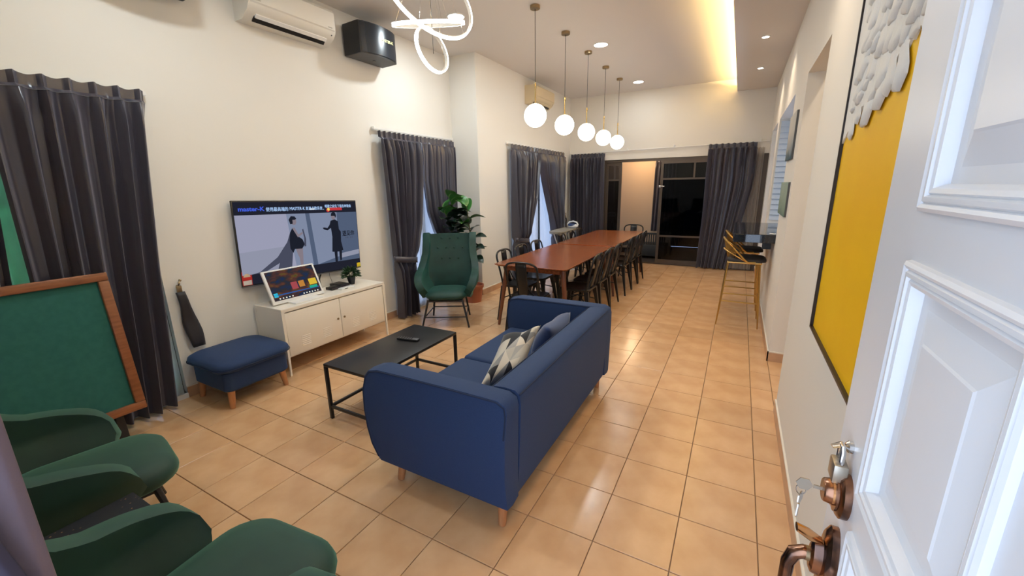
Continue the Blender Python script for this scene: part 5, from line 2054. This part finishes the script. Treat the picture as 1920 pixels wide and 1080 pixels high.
# ================================================================== WHITE DOOR
DX0, DX1 = 0.980, 1.020
DY0, DY1 = -1.586, -0.686
core = B().box(DX0 + 0.010, DX1, DY0, DY1, 0.01, 2.09)
door = tag(core.obj('door_1', door_m, loc=(1.0, DY0, 0), smooth=False), 'open white panelled entrance door at the right edge', None, None, 'structure')
cols = [(-1.49, -1.20), (-1.135, -0.836)]
rowsz = [(0.16, 1.078), (1.141, 1.502), (1.563, 1.97)]
for (ya, yb) in ((DY0, cols[0][0]), (cols[0][1], cols[1][0]), (cols[1][1], DY1)):
    B().box(DX0, DX0 + 0.012, ya, yb, 0.01, 2.09).obj('stile', door_m, door, smooth=False)
for (ya, yb) in cols:
    for (za, zb) in ((0.01, rowsz[0][0]), (rowsz[0][1], rowsz[1][0]), (rowsz[1][1], rowsz[2][0]), (rowsz[2][1], 2.09)):
        B().box(DX0, DX0 + 0.012, ya, yb, za, zb).obj('rail', door_m, door, smooth=False)
prof_m = [(0.0, 0.0), (0.0015, 0.006), (0.006, 0.0085), (0.010, 0.0065), (0.0115, 0.004), (0.014, 0.0075), (0.019, 0.0075), (0.0215, 0.003), (0.024, 0.0055), (0.029, 0.004), (0.033, -0.004), (0.034, -0.009)]
prof_f = [(0.034, -0.009), (0.052, -0.009), (0.085, -0.001), (0.088, 0.0005)]
for (ya, yb) in cols:
    for (za, zb) in rowsz:
        def ringset(b, prof, cap):
            rg = []
            for q, hgt in prof:
                rg.append([b.bm.verts.new((DX0 - hgt, y, z)) for y, z in ((ya + q, za + q), (yb - q, za + q), (yb - q, zb - q), (ya + q, zb - q))])
            for a, c in zip(rg, rg[1:]):
                for k in range(4):
                    b.bm.faces.new((a[k], a[(k + 1) % 4], c[(k + 1) % 4], c[k]))
            if cap:
                b.bm.faces.new(rg[-1])
        b = B()
        ringset(b, prof_f, True)
        pn = b.obj('panel', door_m, door, smooth=False)
        b = B()
        ringset(b, prof_m, False)
        b.obj('moulding', door_m, pn, ang=0.35)

# hardware on the door face (x = DX0, facing -X)
lk = B()
prot = Matrix.Rotation(-PI / 2, 4, 'Y')


def disc(b, y, z, prof, n=28, sy=1.0, sz=1.0):
    """turned part standing on the door face; prof [(r, out)]"""
    rg = []
    for (r, o_) in prof:
        rg.append([b.bm.verts.new((DX0 - o_, y + r * sy * math.cos(2 * PI * k / n), z + r * sz * math.sin(2 * PI * k / n))) for k in range(n)])
    for a, c in zip(rg, rg[1:]):
        for k in range(n):
            b.bm.faces.new((a[k], a[(k + 1) % n], c[(k + 1) % n], c[k]))
    b.bm.faces.new(rg[-1])
    b.bm.faces.new(rg[0][::-1])


LY, LZ = -0.785, 1.100
b = B()
disc(b, LY, LZ, [(0.030, 0.0), (0.030, 0.010), (0.026, 0.014), (0.022, 0.015), (0.022, 0.018)], sz=1.3)
ls = b.obj('lock_rose', cop_m, door)
b = B()
disc(b, LY, LZ + 0.004, [(0.021, 0.013), (0.0215, 0.020), (0.019, 0.032), (0.017, 0.034), (0.012, 0.034)])
b.obj('lock_cylinder', cop_m, ls)
b = B()
disc(b, LY, LZ + 0.004, [(0.0218, 0.020), (0.0218, 0.023)])
b.obj('bright_band', copb_m, ls)
# handle set
HZ, HY = 0.945, -0.78
b = B()
disc(b, HY, HZ, [(0.034, 0.0), (0.034, 0.010), (0.030, 0.016), (0.020, 0.018)], sz=2.6)
hs = b.obj('handle_plate', cop_m, door)
b = B()
disc(b, HY, HZ + 0.02, [(0.019, 0.016), (0.017, 0.030), (0.012, 0.034)], sz=1.9)
b.obj('handle_boss', cop_m, hs)
B().tube([(DX0 - 0.02, HY, HZ + 0.055), (DX0 - 0.038, HY, HZ + 0.060), (DX0 - 0.058, HY, HZ + 0.068)], [0.007, 0.013, 0.010], 12, flat=(0.35, 1.2)).obj('thumb_latch', copb_m, hs)
B().tube([(DX0 - 0.02, HY, HZ + 0.018), (DX0 - 0.042, HY, HZ + 0.022), (DX0 - 0.055, HY, HZ + 0.014), (DX0 - 0.062, HY, HZ - 0.008), (DX0 - 0.063, HY, HZ - 0.10), (DX0 - 0.056, HY, HZ - 0.17), (DX0 - 0.03, HY, HZ - 0.195), (DX0 - 0.004, HY, HZ - 0.195)],
         [0.012, 0.012, 0.012, 0.011, 0.010, 0.010, 0.010, 0.010], 14).obj('grip', cop_m, hs)
B().tube([(DX0 - 0.026, HY, HZ + 0.0205), (DX0 - 0.040, HY, HZ + 0.0215)], 0.0126, 14).obj('bright_collar', brassd_m, hs)
# hasp and padlock
b = B()
disc(b, -0.762, 1.178, [(0.010, 0.0), (0.010, 0.006), (0.006, 0.010)])
hp = b.obj('hasp_plate', steel_m, door)
B().tube([(DX0 - 0.004, -0.762, 1.172), (DX0 - 0.014, -0.765, 1.182), (DX0 - 0.028, -0.768, 1.176)], [0.006, 0.006, 0.004], 8, flat=(0.5, 1.6)).obj('hasp_ring', steel_m, hp)
pk = thing('padlock', 'small brass padlock with steel shackle hanging on the white door', 'padlock', (DX0 - 0.016, -0.774, 1.120))
B().box(DX0 - 0.026, DX0 - 0.006, -0.792, -0.756, 1.122, 1.156, 0.003).obj('body', pewter_m, pk)
B().tube([(DX0 - 0.016, -0.785, 1.156), (DX0 - 0.016, -0.785, 1.176), (DX0 - 0.016, -0.780, 1.184), (DX0 - 0.016, -0.768, 1.184), (DX0 - 0.016, -0.763, 1.176), (DX0 - 0.016, -0.763, 1.156)], 0.0036, 10).obj('shackle', steel_m, pk)
# keys
ky = thing('keys', 'two steel keys hanging from the copper lock of the white door', 'keys', (DX0 - 0.06, LY, LZ - 0.03))


def key(bm, m):
    t = bmesh.new()
    bb_ = B()
    hd = [(0.012 * math.cos(k * PI / 3 + PI / 6), 0.013 + 0.012 * math.sin(k * PI / 3 + PI / 6)) for k in range(6)]
    bb_.prism(hd, lambda u, v: m @ Vector((u, v, -0.001)), lambda u, v: m @ Vector((u, v, 0.001)))
    bb_.prism([(-0.003, 0.0), (-0.003, -0.022), (-0.001, -0.025), (0.003, -0.022), (0.003, -0.018), (0.0015, -0.016), (0.003, -0.013), (0.003, 0.0)], lambda u, v: m @ Vector((u, v, -0.001)), lambda u, v: m @ Vector((u, v, 0.001)))
    t.free()
    return bb_


k1 = Matrix.Translation((DX0 - 0.046, LY, LZ + 0.004)) @ Matrix.Rotation(PI / 2, 4, 'X') @ Matrix.Rotation(PI / 2, 4, 'Z')
key(None, k1).obj('key', pewter_m, ky, smooth=False)
k2 = Matrix.Translation((DX0 - 0.062, LY - 0.002, LZ - 0.036)) @ Matrix.Rotation(math.radians(65), 4, 'Z') @ Matrix.Rotation(PI / 2, 4, 'X') @ Matrix.Rotation(math.radians(-8), 4, 'Z')
key(None, k2).obj('key', steel_m, ky, smooth=False)
pts = [(DX0 - 0.062 + 0.007 * math.cos(t * PI / 8), LY, LZ - 0.008 + 0.010 * math.sin(t * PI / 8)) for t in range(16)]
B().tube(pts, 0.0009, 6, closed=True).obj('key_ring', steel_m, ky)
